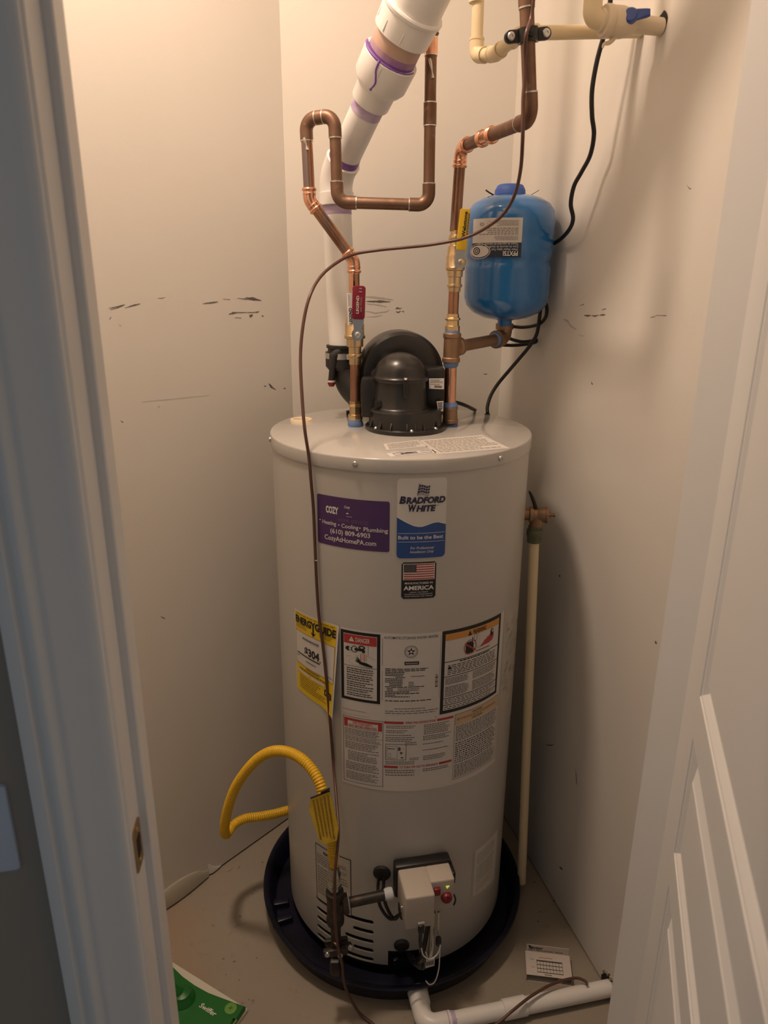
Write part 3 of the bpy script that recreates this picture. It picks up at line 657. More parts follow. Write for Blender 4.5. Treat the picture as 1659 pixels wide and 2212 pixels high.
for i in range(9): D.rect(14.7, .7716 + i * .0034, 15.9, .7716 + i * .0034 + (.0012 if i % 3 else .0022), 'ink', 1)
D.lines(-6.2, .7420, 14.0, .7460, 1, 'ink', 1, .5, .02); D.lines(-2.3, .7240, 10.6, .7275, 1, 'grey_ink', 1, .5, .02); D.lines(-6.2, .7180, 16.4, .7215, 1, 'grey_ink', 1, .5, .02); D.lines(-6.2, .7130, 15.5, .7165, 1, 'grey_ink', 1, .5, .02)
D.disc(15.5, .7011, .2, .001, 'ink', 1, 10)
# warning
a0 = tz(955.6, 1364.3); a1 = tz(1073, 1495.5); WU0, WU1, WV1, WV0 = a0[0], tz(1081.8, 1325.4)[0] + .1, a0[1] + .0005, tz(952, 1543)[1]
D.rect(WU0, WV0, WU1, WV1, 'ink', 1); b = (WU0 + 1.45, WV0 + .0080, WU1 - 1.5, WV1 - .0075); D.rect(*b, 'white', 2)
H_ = b[3] - b[1]; W_ = b[2] - b[0]
def q(u): return b[0] + W_ * u
def v_(y): return b[3] - H_ * y
D.rect(b[0], v_(.085), b[2], b[3], 'orange_ink', 3); D.text('WARNING', q(.45), q(.70), v_(.072), .0098, 'ink', 4, .02, .12); D.poly([(q(.36), v_(.078)), (q(.43), v_(.078)), (q(.395), v_(.015))], 'ink', 4)
D.ring(q(.41), v_(.23), 3.2, .0165, .90, 'red_ink', 5); D.poly([(q(.33), v_(.31)), (q(.47), v_(.31)), (q(.47), v_(.19)), (q(.44), v_(.16)), (q(.36), v_(.16)), (q(.33), v_(.18))], 'ink', 3)
D.poly([(q(.31), v_(.18)), (q(.325), v_(.165)), (q(.515), v_(.28)), (q(.50), v_(.295))], 'red_ink', 5); D.ring(q(.50), v_(.12), .8, .010, .82, 'ink', 3, 20); D.rect(q(.44), v_(.17), q(.455), v_(.11), 'ink', 3); D.ring(q(.56), v_(.18), .8, .018, .88, 'pale_ink', 2, 20)
D.poly([(q(.58), v_(.275)), (q(.66), v_(.225)), (q(.70), v_(.190)), (q(.71), v_(.212)), (q(.745), v_(.165)), (q(.755), v_(.19)), (q(.79), v_(.155)), (q(.805), v_(.175)), (q(.87), v_(.155)), (q(.875), v_(.20)), (q(.85), v_(.24)), (q(.78), v_(.262))], 'red_ink', 4)
D.disc(q(.835), v_(.13), 1.0, .0065, 'ink', 5); D.disc(q(.84), v_(.122), .45, .0032, 'white', 6); D.poly([(q(.80), v_(.18)), (q(.85), v_(.18)), (q(.86), v_(.13)), (q(.80), v_(.13))], 'ink', 5)
D.lines(q(.52), v_(.325), q(.80), v_(.295), 1, 'grey_ink', 3, .5, .02)
for y in (.355, .548, .835, .925): D.rect(b[0], v_(y + .009), b[2], v_(y), 'ink', 3)
D.lines(q(.24), v_(.39), q(.80), v_(.366), 1, 'ink', 3, .65, .02); D.lines(q(.05), v_(.535), q(.95), v_(.40), 6, 'ink', 3, .42, .1, (.04, .09)); D.poly([(q(.05), v_(.45)), (q(.11), v_(.45)), (q(.08), v_(.41))], 'ink', 4)
D.lines(q(.02), v_(.66), q(.40), v_(.57), 5, 'ink', 3, .42, .1, (.06, .16)); D.lines(q(.02), v_(.82), q(.42), v_(.68), 7, 'ink', 3, .4, .2, (.06, .16)); D.lines(q(.48), v_(.67), q(.96), v_(.57), 6, 'ink', 3, .4, .25, (.06, .16)); D.lines(q(.48), v_(.82), q(.96), v_(.69), 7, 'ink', 3, .4, .2, (.06, .16))
D.lines(q(.02), v_(.915), q(.97), v_(.852), 3, 'ink', 3, .4, .15, (.03, .08)); D.lines(q(.02), v_(.995), q(.97), v_(.945), 2, 'ink', 3, .4, .1, (.03, .08))
# lower left box
a = tzr(741.3, 1542.8, 827.2, 1699.5); D.frame(a[0], a[1], a[2], a[3], .22, .0012, 'red_ink' if False else 'grey_ink', 1)
W_ = a[2] - a[0]; H_ = a[3] - a[1]
q = lambda u: a[0] + W_ * u
v_ = lambda y: a[3] - H_ * y
D.rect(q(.03), v_(.155), q(.97), v_(.025), 'red_ink', 1); D.rect(q(.11), v_(.155), q(.89), v_(.07), 'white', 2) if False else None
D.rect(q(.125), v_(.150), q(.875), v_(.060), 'white', 2); D.text('FOR YOUR SAFETY', q(.26), q(.74), v_(.098), .0052, 'red_ink', 3, .02); D.text('READ BEFORE OPERATING', q(.15), q(.85), v_(.142), .0052, 'red_ink', 3, .02)
D.lines(q(.04), v_(.27), q(.93), v_(.175), 4, 'grey_ink', 1, .45, .15, (.04, .12)); D.rect(q(.0), v_(.287), q(1), v_(.281), 'grey_ink', 1)
D.lines(q(.05), v_(.36), q(.95), v_(.295), 3, 'grey_ink', 1, .45, .3, (.04, .12)); D.lines(q(.05), v_(.49), q(.9), v_(.37), 5, 'grey_ink', 1, .45, .3, (.04, .12)); D.lines(q(.12), v_(.66), q(.9), v_(.51), 6, 'grey_ink', 1, .45, .35, (.04, .12)); D.lines(q(.07), v_(.81), q(.9), v_(.68), 5, 'grey_ink', 1, .45, .2, (.04, .12)); D.lines(q(.07), v_(.96), q(.9), v_(.83), 6, 'grey_ink', 1, .45, .25, (.04, .12))
# operating instructions
bz = tz(829.4, 1560)[1]; bu0, bu1 = -6.55, tz(979, 1549)[0]; W_ = bu1 - bu0
q = lambda u: bu0 + W_ * u
def redbar(z, g0, g1, t):
    D.rect(q(0), z - .0028, q(g0), z + .0028, 'red_ink', 1); D.rect(q(g1), z - .0028, q(1), z + .0028, 'red_ink', 1); D.text(t, q(g0 + .02), q(g1 - .02), z - .0026, .0052, 'red_ink', 1, .02)
redbar(bz, .27, .75, 'OPERATING INSTRUCTIONS'); redbar(bz - .1075, .20, .80, 'TO TURN OFF GAS TO APPLIANCE')
z = bz - .006
for (l, dz, u0, u1) in ((2, .0, .03, .46), (2, .011, .03, .36), (1, .022, .02, .40), (3, .0275, .02, .46)): D.lines(q(u0), z - dz - .0042 * l, q(u1), z - dz, l, 'grey_ink', 1, .45, .3, (.04, .1))
for (l, dz, u0, u1) in ((6, .0, .56, .96), (3, .027, .55, .97), (1, .0455, .55, .90), (1, .0605, .55, .97), (3, .0755, .56, .95)): D.lines(q(u0), z - dz - .0042 * l, q(u1), z - dz, l, 'grey_ink', 1, .45, .25, (.04, .1))
D.lines(q(.02), bz - .1020, q(.44), bz - .0925, 2, 'grey_ink', 1, .45, .1, (.04, .1)); D.lines(q(.02), bz - .1240, q(.44), bz - .1135, 2, 'grey_ink', 1, .45, .1, (.04, .1)); D.lines(q(.02), bz - .130, q(.45), bz - .1255, 1, 'grey_ink', 1, .5, .05); D.lines(q(.56), bz - .1225, q(.96), bz - .1135, 2, 'grey_ink', 1, .45, .3, (.04, .1))
D.lines(q(.30), bz - .055, q(.48), bz - .046, 2, 'grey_ink', 1, .45, .2); D.lines(q(.36), bz - .092, q(.50), bz - .084, 2, 'grey_ink', 1, .4, .3)
g0, g1, h0_, h1_ = q(.02), q(.315), bz - .0905, bz - .0510
D.frame(g0, h0_, g1, h1_, .25, .0013, 'grey_ink', 1); gw, gh = g1 - g0, h1_ - h0_
D.frame(g0 + gw * .07, h0_ + gh * .1, g0 + gw * .57, h0_ + gh * .86, .12, .0008, 'grey_ink', 1); D.rect(g0 + gw * .10, h0_ + gh * .68, g0 + gw * .45, h0_ + gh * .72, 'ink', 1); D.frame(g0 + gw * .15, h0_ + gh * .14, g0 + gw * .27, h0_ + gh * .42, .1, .0007, 'grey_ink', 1)
D.text('8', g0 + gw * .60, g0 + gw * .73, h0_ + gh * .60, .0080, 'ink', 1, .03); D.ring(g0 + gw * .76, h0_ + gh * .45, .55, .0030, .4, 'ink', 1, 14); D.disc(g0 + gw * .86, h0_ + gh * .70, .2, .001, 'grey_ink', 1, 8); D.rect(g0 + gw * .74, h0_ + gh * .12, g0 + gw * .87, h0_ + gh * .20, 'grey_ink', 1)
# lower right box
a = tz(981.7, 1543.5); c_ = tz(977.4, 1684.5); u0, u1, v1, v0 = a[0] + .2, 51.3, a[1], c_[1]
D.frame(u0, v0, u1, v1, .18, .0010, 'grey_ink', 1); D.rect(u0 + .2, v1 - .027, u1 - .2, v1 - .001, 'tan_ink', 1)
D.text('CAUTION', u0 + 9, u0 + 15, v1 - .0085, .0040, 'ink', 2, .02); D.text('CAUTION', u0 + 9, u0 + 15, v1 - .0225, .0040, 'ink', 2, .02)
D.lines(u0 + 1, v1 - .0165, u1 - 1.5, v1 - .0105, 2, 'grey_ink', 2, .45, .2, (.03, .08)); D.lines(u0 + .8, v1 - .0675, u1 - 1, v1 - .029, 12, 'ink', 1, .42, .08, (.02, .07)); D.lines(u0 + .8, v0 + .040, u1 - 1, v1 - .070, 10, 'ink', 1, .42, .12, (.02, .07)); D.lines(u0 + .8, v0 + .004, u1 - 1, v0 + .038, 11, 'ink', 1, .42, .1, (.02, .07))
D.done('instruction_label', heater, 'large white label of warnings and operating instructions')
# pale label further round to the right
D = P_(); D.step = 1.5
D.grid([(52.6, .615), (78.5, .571), (78.5, .882), (52.6, .8945)], 'white2', 0, 20, 1)
for i in range(26):
    u = random.uniform(54, 74); z = random.uniform(.63, .87); D.lines(u, z - .012, u + random.uniform(2, 4), z, random.choice((2, 3, 4)), 'pale_ink', 1, .35, .5, (.2, .5))
for i in range(9):
    u = random.uniform(55, 72); z = random.uniform(.66, .85); D.ring(u, z, random.uniform(.8, 2.2), random.uniform(.004, .014), .9, 'pale_ink', 1, 14)
for z0 in (.845, .745, .70): D.lines(56, z0 - .008, 59, z0, 2, 'grey_ink', 1, .4, .4, (.2, .5))
D.done('diagram_label', heater, 'pale label of faint wiring diagrams')
# two labels low on the jacket
D = P_(); D.step = 1.5
D.rect(-42.6, .160, -21.9, .3225, 'white2'); D.frame(-42.6, .160, -21.9, .3225, .35, .0022, 'ink', 1)
D.text('READ', -37.4, -33.5, .3025, .0075, 'ink', 1, .03); D.lines(-41.5, .268, -23.5, .298, 5, 'grey_ink', 1, .35, .3, (.05, .14)); D.lines(-41.5, .18, -23.5, .262, 11, 'grey_ink', 1, .35, .4, (.05, .14)); D.done('lighting_label', heater, 'white label edged in black behind the gas pipe')
D = P_(); D.step = 1.5
D.grid([(39.2, .165), (62.2, .134), (62.0, .311), (39.5, .316)], 'white2', 0, 16, 1); D.grid([(40.5, .172), (61, .150), (60.8, .300), (40.8, .306)], 'white', 1, 16, 1)
D.lines(42, .262, 58, .292, 6, 'pale_ink', 2, .35, .3, (.05, .14)); D.lines(42, .205, 58, .255, 9, 'pale_ink', 2, .35, .3, (.05, .14)); D.lines(42, .178, 58, .200, 4, 'tan_ink', 2, .35, .3, (.05, .14)); D.done('notice_label', heater, 'faint pinkish label low on the right')
D = P_(); D.grid([(58.8, .085), (64, .080), (64, .098), (58.8, .103)], 'white2', 0, 4, 1); D.done('patch_label', heater)

# ================================================================== DRAIN PAN
PX_, PY_ = .0262, 1.5085
pan = thing('drain_pan', (PX_, PY_, 0), 'round dark navy plastic drain pan under the water heater', 'pan')
bm = B(); lathe(bm, [(.0, .0), (.310, .0), (.326, .052), (.334, .056), (.336, .060), (.334, .063), (.326, .062), (.320, .056), (.306, .004), (.0, .004)], (PX_, PY_, 0), (0, 0, 1), 96); obj('basin', bm, 'pan', pan, sharp=60)
for a_ in (-78, -68):           # moulded ribs and pads inside the rim at the left
    c = Vector((PX_ + .298 * math.sin(R_(a_)), PY_ - .298 * math.cos(R_(a_)), .012)); n_ = Vector((math.sin(R_(a_)), -math.cos(R_(a_)), 0)); t_ = Vector((n_.y, -n_.x, 0))
    bm = B(); box(bm, c, .052, .020, .020, n_, t_, UP, bev=.004); obj('rib', bm, 'pan', pan)

# ================================================================== EXHAUST BLOWER
bc = Vector((.0445, 1.532, LZ))
blower = thing('exhaust_blower', bc, 'glossy black exhaust blower with domed motor cover on top of the water heater', 'blower')
def blt(prof, o=(0, 0, 0), n=48, **k): bm = B(); lathe(bm, prof, bc + Vector(o), (0, 0, 1), n, **k); return bm
MC = Vector((-.012, -.005, 0))
obj('base_flange', blt([(.0, 0), (.0855, 0), (.0865, .003), (.0865, .008), (.084, .010), (.079, .0105), (.078, .040), (.0765, .044), (.0, .044)]), 'black_gloss', blower)
obj('motor_housing', blt([(.0, .042), (.068, .042), (.066, .046), (.0605, .048), (.0575, .052), (.0555, .090), (.0548, .112), (.0, .112)], MC), 'black_gloss', blower)
obj('dome_cover', blt([(.0, .104), (.0575, .104), (.0590, .106), (.0590, .111), (.0565, .113), (.0550, .117)] + [(.0545 * math.cos(t), .117 + .0460 * math.sin(t)) for t in [R_(a_) for a_ in range(8, 90, 8)]] + [(0, .163)], MC), 'black_gloss', blower)
# cooling step moulded in the top of the dome
bm = B()
for (zz, rr_, w_) in ((.154, .030, .006), (.144, .041, .005)):
    pts = [bc + MC + Vector((rr_ * math.sin(R_(a_)), -.002 + .012 - .022 * math.cos(R_(a_)), zz)) for a_ in range(-60, 61, 12)]
    tube(bm, pts, w_ * .55, 8)
obj('moulded_step', bm, 'black_gloss', blower)
bm = B(); c = bc + MC + Vector((.010, -.0600, .094)); box(bm, c, .012, .010, .040, bev=.003); obj('clip', bm, 'black', blower)
bm = B(); lathe(bm, [(.0035, 0), (.0035, .002), (.0, .003)], bc + MC + Vector((.010, -.063, .1145)), (0, -.5, 1), 12); obj('screw', bm, 'steel', blower)
bm = B(); c = bc + MC + Vector((-.047, -.038, .060)); box(bm, c, .014, .010, .014, bev=.002); obj('latch', bm, 'black', blower)
for i, a_ in enumerate((-62, -40, -22, 2, 14, 28, 55)):
    n_ = Vector((math.sin(R_(a_)), -math.cos(R_(a_)), 0)); t_ = Vector((n_.y, -n_.x, 0)); bm = B()
    prism(bm, [(.070, .009), (.0855, .009), (.079, .024), (.070, .030)], .0022, bc, n_, UP, t_); obj('rib', bm, 'black_gloss', blower)
for a_ in (8, -50, 50):
    n_ = Vector((math.sin(R_(a_)), -math.cos(R_(a_)), 0)); bm = B(); lathe(bm, [(.0042, .008), (.0042, .0115), (.0025, .0135), (.0, .0135)], bc + n_ * .0815, (0, 0, 1), 12); obj('flange_screw', bm, 'steel', blower)
# scroll housing: fat disc standing on edge behind the motor
sc = Vector((.034, 1.598, 1.354)); SD = Vector((.16, -.987, 0)).normalized()
bm = B(); lathe(bm, [(.0, -.05), (.081, -.05), (.091, -.043), (.094, -.03), (.094, .010), (.0925, .022), (.086, .030), (.076, .0335), (.057, .030), (.0, .030)], sc, SD, 64); obj('scroll_housing', bm, 'black_gloss', blower, sharp=30)
bm = B(); box(bm, (.0435, 1.592, 1.318), .170, .075, .115, bev=.012); obj('lower_housing', bm, 'black_gloss', blower)
bm = B(); box(bm, (.1065, 1.556, 1.325), .044, .05, .100, bev=.008); obj('side_box', bm, 'black', blower)
bm = B(); box(bm, (-.0325, 1.528, 1.315), .034, .040, .085, bev=.006); obj('side_bracket', bm, 'black', blower)
# outlet: tapering curved elbow to the vent pipe
vt = at(741, 748, 1.655)
ol = spline([Vector((.01, 1.600, 1.300)), Vector((-.035, 1.628, 1.300)), Vector((-.072, 1.648, 1.325)), Vector((-.088, 1.655, 1.365)), vt - UP * .035, vt], 8)
bm = B(); tube(bm, ol, [.046 - .012 * min(1, i / 26) for i in range(len(ol))], 32); obj('outlet_elbow', bm, 'rubber', blower)
bm = B(); lathe(bm, [(.0335, -.052), (.0400, -.044), (.0400, -.012), (.0345, -.012), (.0345, -.004), (.0375, -.003), (.0378, .003), (.0325, .004)], vt, (0, 0, 1), 36, closed=True); obj('outlet_collar', bm, 'rubber', blower)
bm = B(); lathe(bm, [(.0385, -.0265), (.0408, -.026), (.0408, -.0135), (.0385, -.013)], vt, (0, 0, 1), 36, closed=True); hc = obj('hose_clamp', bm, 'steel', blower, 'stainless band clamp on the outlet collar')
bm = B(); c = vt + Vector((.017, -.0385, -.020)); box(bm, c, .014, .008, .011, bev=.002); obj('clamp_screw_housing', bm, 'steel', hc)
q0 = at(722, 770, 1.625); q1 = at(716, 826, 1.625)
bm = B(); tube(bm, [q0 + Vector((.012, .006, .01)), q0, q0 * .5 + q1 * .5, q1], [.014, .012, .0085, .0080], 16); obj('drain_spout', bm, 'rubber', blower)
bm = B(); tube(bm, [q1 + UP * .006, q1 - UP * .003, q1 - UP * .009], [.0088, .0088, .0055], 14); obj('spout_cap', bm, 'red_plastic', blower, 'dull red cap on the drain spout')
bm = B(); tube(bm, [q1 + UP * .005, q1 + UP * .001], [.0092, .0092], 14); obj('spout_band', bm, 'white', blower)
# rating stickers
def facet_label(name, parent, px4, Y, lines, m='white', lab=None):
    q = [at(*p, Y) for p in px4]
    f = lambda u, v, h: q[0] * (1 - u) * (1 - v) + q[1] * u * (1 - v) + q[2] * u * v + q[3] * (1 - u) * v + Vector((0, -h, 0))
    D = Print(f); D.step = 1; D.rect(0, 0, 1, 1, m, 0); lines(D); D.done(name, parent, lab)
facet_label('rating_sticker', blower, ((927, 839.5), (959, 841), (959.5, 817), (926.5, 817.5)), 1.5225, lambda D: (D.lines(.08, .55, .92, .92, 4, 'grey_ink', 1, .4, .3), D.rect(.35, .12, .85, .32, 'grey_ink', 1), D.lines(.08, .36, .9, .5, 1, 'grey_ink', 1, .4)), 'white', 'white rating sticker on the side box')
bm = B(); box(bm, at(950, 876, 1.532) + Vector((0, .012, 0)), .018, .022, .026, bev=.002); obj('plug_box', bm, 'black', blower)
facet_label('plug_sticker', blower, ((946, 886), (957, 889), (958, 866), (943, 867)), 1.5195, lambda D: D.lines(.1, .15, .9, .9, 4, 'ink', 1, .6, .2), 'white')
bm = B(); lathe(bm, [(.0045, 0), (.0045, .010), (.0, .011)], atz(752, 896, LZ), (0, 0, 1), 14); obj('stud', bm, 'black', blower)

# ================================================================== HOT COPPER LINE (left)
YH = 1.555
hb = atz(768, 920, LZ); hot = thing('hot_water_pipe', hb, 'brown copper pipe rising from the left of the heater and looping over', 'pipe')
def hp(px, py, Y=YH): return at(px, py, Y)
def fit(parent, name, base, top, prof, m, n=32, label=None, phase=0.0):
    """turned fitting between two points: prof = (fraction along, radius) pairs"""
    d = top - base; L_ = d.length; bm = B(); lathe(bm, [(r, f * L_) for f, r in prof], base, d, n, phase=phase); return obj(name, bm, m, parent, label)
fit(hot, 'thread_sealant', hb, hp(768, 905), [(0, .0165), (.3, .0172), (.7, .0155), (1, .0135)], 'blue_tape', 14, 'pale blue thread sealant')
fit(hot, 'male_adapter', hp(768, 906), hp(767.5, 866), [(0, .0150), (.04, .0158), (.28, .0158), (.30, .0138), (.36, .0132), (.55, .0132), (.60, .0126), (.70, .0126), (.72, .0150), (.78, .0160), (.84, .0150), (.86, .0126), (1, .0126)], 'brass', 8, 'bright brass adapter at the cover')
bm = B(); tube(bm, [hp(767.5, 868), hp(767, 783)], .0111, 20); obj('pipe', bm, 'copper_mid', hot)
bm = B(); tube(bm, [hp(765.5, 640), hp(765.3, 592)], .0111, 20); obj('pipe', bm, 'copper_mid', hot)
P = [hp(765.5, 645), hp(765, 564), hp(669, 433), hp(660.5, 258), hp(722.5, 249, 1.535), hp(729, 437, 1.535), hp(926, 443, 1.535)]
top_ = hp(929.5, 205, 1.535); up_ = (top_ - P[-1]).normalized(); P.append(P[-1] + up_ * (((ZC - .02) - P[-1].z) / up_.z))
pipe_run(hot, P, .0111, .021, ['copper_new', 'copper_mid', 'copper_mid', 'copper_old', 'copper_old', 'copper_old', 'copper_old'],
         [('copper_new', 'press'), ('copper_new', 'press'), ('copper_old', 'solder'), ('copper_old', 'solder'), ('copper_old', 'solder'), ('copper_old', 'solder')], .0127, hub=.017)
def along(a, b, px_y, Y): return None
def coupling(parent, a, b, f0, f1, m, style='solder', r=.0125, name='coupling'):
    d = (b - a).normalized(); p = a.lerp(b, f0); q_ = a.lerp(b, f1); bm = B(); tube(bm, [p, q_], r, 20); ms = [m]
    if style == 'solder':
        ms.append('solder'); tube(bm, [p - d * .0010, p + d * .0010], r * 1.02, 20, 1); tube(bm, [q_ - d * .0010, q_ + d * .0010], r * 1.02, 20, 1)
    else:
        for c_ in (p + d * .004, p + d * .010, q_ - d * .010, q_ - d * .004): tube(bm, [c_ - d * .003, c_ - d * .0016, c_, c_ + d * .0016, c_ + d * .003], [r * .99, r * 1.13, r * 1.18, r * 1.13, r * .99], 20, 0, False)
    return obj(name, bm, ms, parent)
zz = lambda z: (z - P[-2].z) / (P[-1].z - P[-2].z)
c1 = hp(928, 272, 1.535).z; c2 = hp(929, 222, 1.535).z; coupling(hot, P[-2], P[-1], zz(c1), zz(c2), 'copper_old')
c1 = hp(930, 120, 1.535).z; c2 = hp(931, 82, 1.535).z; coupling(hot, P[-2], P[-1], zz(c1), zz(c2), 'copper_new')
c1 = hp(932, 78, 1.535).z; c2 = hp(933, 48, 1.535).z; coupling(hot, P[-2], P[-1], zz(c1), zz(c2), 'copper_old', 'press')
# runs of solder left on the pipe
for (px, py, Y, l) in ((657, 312, 1.543, .012), (928, 150, 1.523, .018)):
    bm = B(); c = at(px, py, Y); tube(bm, spline([c + UP * l, c + Vector((.004, 0, 0)), c + Vector((.006, 0, -l * .8))], 4), [.0022 + .0008 * math.sin(i) for i in range(9)], 8); obj('solder_run', bm, 'solder', hot)
# red-handled ball valve
rv = thing('ball_valve', hp(767, 785), 'brass ball valve with maroon lever handle on the left copper pipe', 'valve')
VB = [(0, .0126), (.10, .0126), (.105, .0150), (.13, .0160), (.155, .0150), (.16, .0128), (.23, .0128), (.24, .0150), (.26, .0165), (.33, .0165), (.34, .0205), (.37, .0215), (.415, .0215), (.43, .0195), (.50, .0195), (.52, .0175), (.66, .0175), (.70, .0150), (.80, .0125), (1, .0122)]
b0, b1 = hp(767, 787), hp(765.5, 640)
def vbody(parent, b0, b1, prof, m): fit(parent, 'valve_body', b0, b1, prof, m, 24)
vbody(rv, b0, b1, [(0, .0126), (.10, .0126), (.105, .0150), (.13, .0160), (.155, .0150), (.16, .0135), (.26, .0135), (.27, .0178), (.38, .0180), (.39, .0218), (.43, .0224), (.45, .0205), (.60, .0205), (.62, .0185), (.70, .0165), (.74, .0128), (1, .0120)], 'brass')
sv = hp(773, 722, YH - .022)
bm = B(); lathe(bm, [(.0125, -.012), (.0125, .010), (.0, .010)], sv, (0, -1, 0), 24); obj('bonnet', bm, 'brass_dull', rv)
def lever(parent, stem, pts_px, Y, w, m, name='handle', sticker=None):
    pass
hY = YH - .034
pa, pb = at(773, 722, hY), at(776, 617, hY - .006)
ax = (pb - pa).normalized(); Xh = Vector((ax.z, 0, -ax.x)).normalized(); Nh = Xh.cross(ax).normalized()
if Nh.y > 0: Nh = -Nh
Lh = (pb - pa).length
bm = B(); pr = [(-.0105 * math.cos(R_(a_)), -.0115 * math.sin(R_(a_)) - .002) for a_ in range(0, 181, 15)] + [(.0085, .012), (.0118, .028), (.0118, .040), (-.0118, .040), (-.0118, .028), (-.0085, .012)]
prism(bm, pr, .0025, pa, Xh, ax, Nh); hnd = obj('lever', bm, 'steel', rv, 'plated steel lever')
bm = B(); prism(bm, rrect(.0265, Lh - .030, .006, 4, 0, (Lh + .030) / 2), .0055, pa - Nh * .0015, Xh, ax, Nh, bev=.0015); grip = obj('grip', bm, 'red_handle', rv, 'maroon vinyl grip')
D = Print(lambda u, v, h: pa + Nh * (.0040 + h) + Xh * u + ax * v)
D.lines(.0, .082, .006, .094, 2, 'pale_ink', 1, .4); D.done('embossing', grip)
pa3, ax3, Xh3, Nh3 = pa.copy(), ax.copy(), Xh.copy(), Nh.copy()
D = Print(lambda u, v, h: pa3 + Nh3 * (.0040 + h) - Xh3 * u + ax3 * v); D.text('LEGEND', .042, .077, -.0005, .0052, 'clear_label', 1, .02, 0, 90); D.text('600 WOG', .046, .074, -.0065, .0030, 'pale_ink', 1, 0, 0, 90); D.done('embossing', grip)
bm = B(); lathe(bm, [(.0065, 0), (.0065, .005), (.004, .0065), (.0, .0065)], sv + Vector((0, -.013, 0)), (0, -1, 0), 6, phase=.3); obj('stem_nut', bm, 'steel', rv)
t0, t1 = at(753, 627, YH - .012), at(756, 702, YH - .016)
f_tag = f = lambda u, v, h: t1.lerp(t0, v) + Vector((-.006 + u * .017, -.004 * math.sin(u * 3) - h, 0))
D = Print(f); D.step = .2
D.grid([(.1, 0), (.95, 0), (1, 1), (.12, .93)], 'white', 0, 5, 4); D.lines(.2, .93, .8, .97, 1, 'pale_ink', 1); D.rect(.30, .55, .36, .88, 'grey_ink', 1); D.rect(.45, .55, .5, .9, 'pale_ink', 1); tago = D.done('hang_tag', rv, 'white paper tag on the valve')
D = Print(lambda u, v, h: f_tag(1 - u, v, h), .0007); D.text('LEGEND', .03, .50, .35, .35, 'ink', 1, .03, 0, 90); D.done('printed_name', tago)

# ================================================================== COLD COPPER LINE (right)
cb_ = atz(973, 919, LZ); cold = thing('cold_water_pipe', cb_, 'copper pipe rising from the right of the heater up through a black clamp', 'pipe')
def cp(px, py, Y=1.560): return at(px, py, Y)
fit(cold, 'thread_sealant', cb_, cp(972.5, 910), [(0, .0165), (1, .0165)], 'blue_tape', 16)
fit(cold, 'coupling', cp(972.5, 913), cp(972, 878), [(0, .0160), (.05, .0172), (.2, .0172), (.24, .0160), (.78, .0160), (.82, .0172), (.97, .0172), (1, .0160)], 'bronze', 32, 'dull red brass coupling')
fit(cold, 'thread_sealant', cp(972, 880), cp(972, 868), [(0, .0152), (.2, .0172), (.6, .0165), (1, .0128)], 'blue_tape', 16)
bm = B(); tube(bm, [cp(972, 872), cp(974, 786)], .0126, 20); obj('pipe_nipple', bm, 'copper_new', cold)
fit(cold, 'thread_sealant', cp(974, 794), cp(974, 781), [(0, .0130), (.3, .0160), (1, .0160)], 'blue_tape', 16)
# tee with branch to the expansion tank
tA, tB = cp(974, 783), cp(977, 719)
fit(cold, 'tee', tA, tB, [(0, .0172), (.03, .0192), (.15, .0192), (.18, .0172), (.82, .0172), (.85, .0192), (.97, .0192), (1, .0172)], 'bronze', 32, 'red brass tee')
tm = tA.lerp(tB, .5); ET = Vector((.277, 1.715, 0)); eb = Vector((ET.x - .004, ET.y, tm.z + .008)); bd = (eb - tm).normalized()
bm = B(); lathe(bm, [(.016, 0), (.0165, .018), (.0195, .021), (.0195, .031), (.0150, .033)], tm, bd, 28); obj('tee_branch', bm, 'bronze', cold)
Lb = (eb - tm).length
bm = B(); tube(bm, [tm + bd * .03, eb - bd * .020], .0128, 20); obj('branch_nipple', bm, 'bronze', cold)
fit(cold, 'thread_sealant', tm + bd * (Lb - .036), tm + bd * (Lb - .024), [(0, .0130), (.2, .0162), (1, .0165)], 'blue_tape', 16)
bm = B(); tube(bm, [eb - bd * .028, eb - bd * .017], .0205, 24); tube(bm, [eb - bd * .02, eb - bd * .004] + [eb + bd * .006 + UP * .006, eb + bd * .009 + UP * .016, eb + bd * .008 + UP * .026], .0175, 24); tube(bm, [eb + bd * .008 + UP * .020, eb + bd * .008 + UP * .033], .0205, 24)
obj('elbow', bm, 'bronze', cold, 'red brass elbow under the blue tank')
fit(cold, 'thread_sealant', cp(977, 721), cp(977, 711), [(0, .0165), (.5, .0160), (1, .0140)], 'blue_tape', 16)
fit(cold, 'press_adapter', cp(977, 714), cp(978.5, 678), [(0, .0158), (.28, .0158), (.30, .0138), (.45, .0132), (.60, .0132), (.63, .0155), (.70, .0164), (.77, .0155), (.80, .0130), (1, .0126)], 'brass', 8, 'bright brass press adapter')
bm = B(); tube(bm, [cp(978, 690), cp(981, 620)], .0111, 20); obj('pipe', bm, 'copper_mid', cold)
Y1, Y2 = 1.555, 1.285
Pc = [cp(983, 500), cp(996, 318, Y1), at(1146, 258, Y2), at(1138.5, 40, 1.275)]
d_ = (Pc[-1] - Pc[-2]).normalized(); Pc[-1] = Pc[-2] + d_ * (((ZC - .02) - Pc[-2].z) / d_.z)
pipe_run(cold, Pc, .0111, .021, ['copper_mid', 'copper_old', 'copper_old'], [('copper_new', 'press'), ('copper_old', 'solder')], .0127, hub=.017)
coupling(cold, Pc[1], Pc[2], .33, .52, 'copper_new', 'press', .0127)
zc_ = lambda z: (z - Pc[2].z) / (Pc[3].z - Pc[2].z)
coupling(cold, Pc[2], Pc[3], zc_(at(1141, 20, 1.28).z), zc_(at(1140, -30, 1.28).z), 'copper_old')
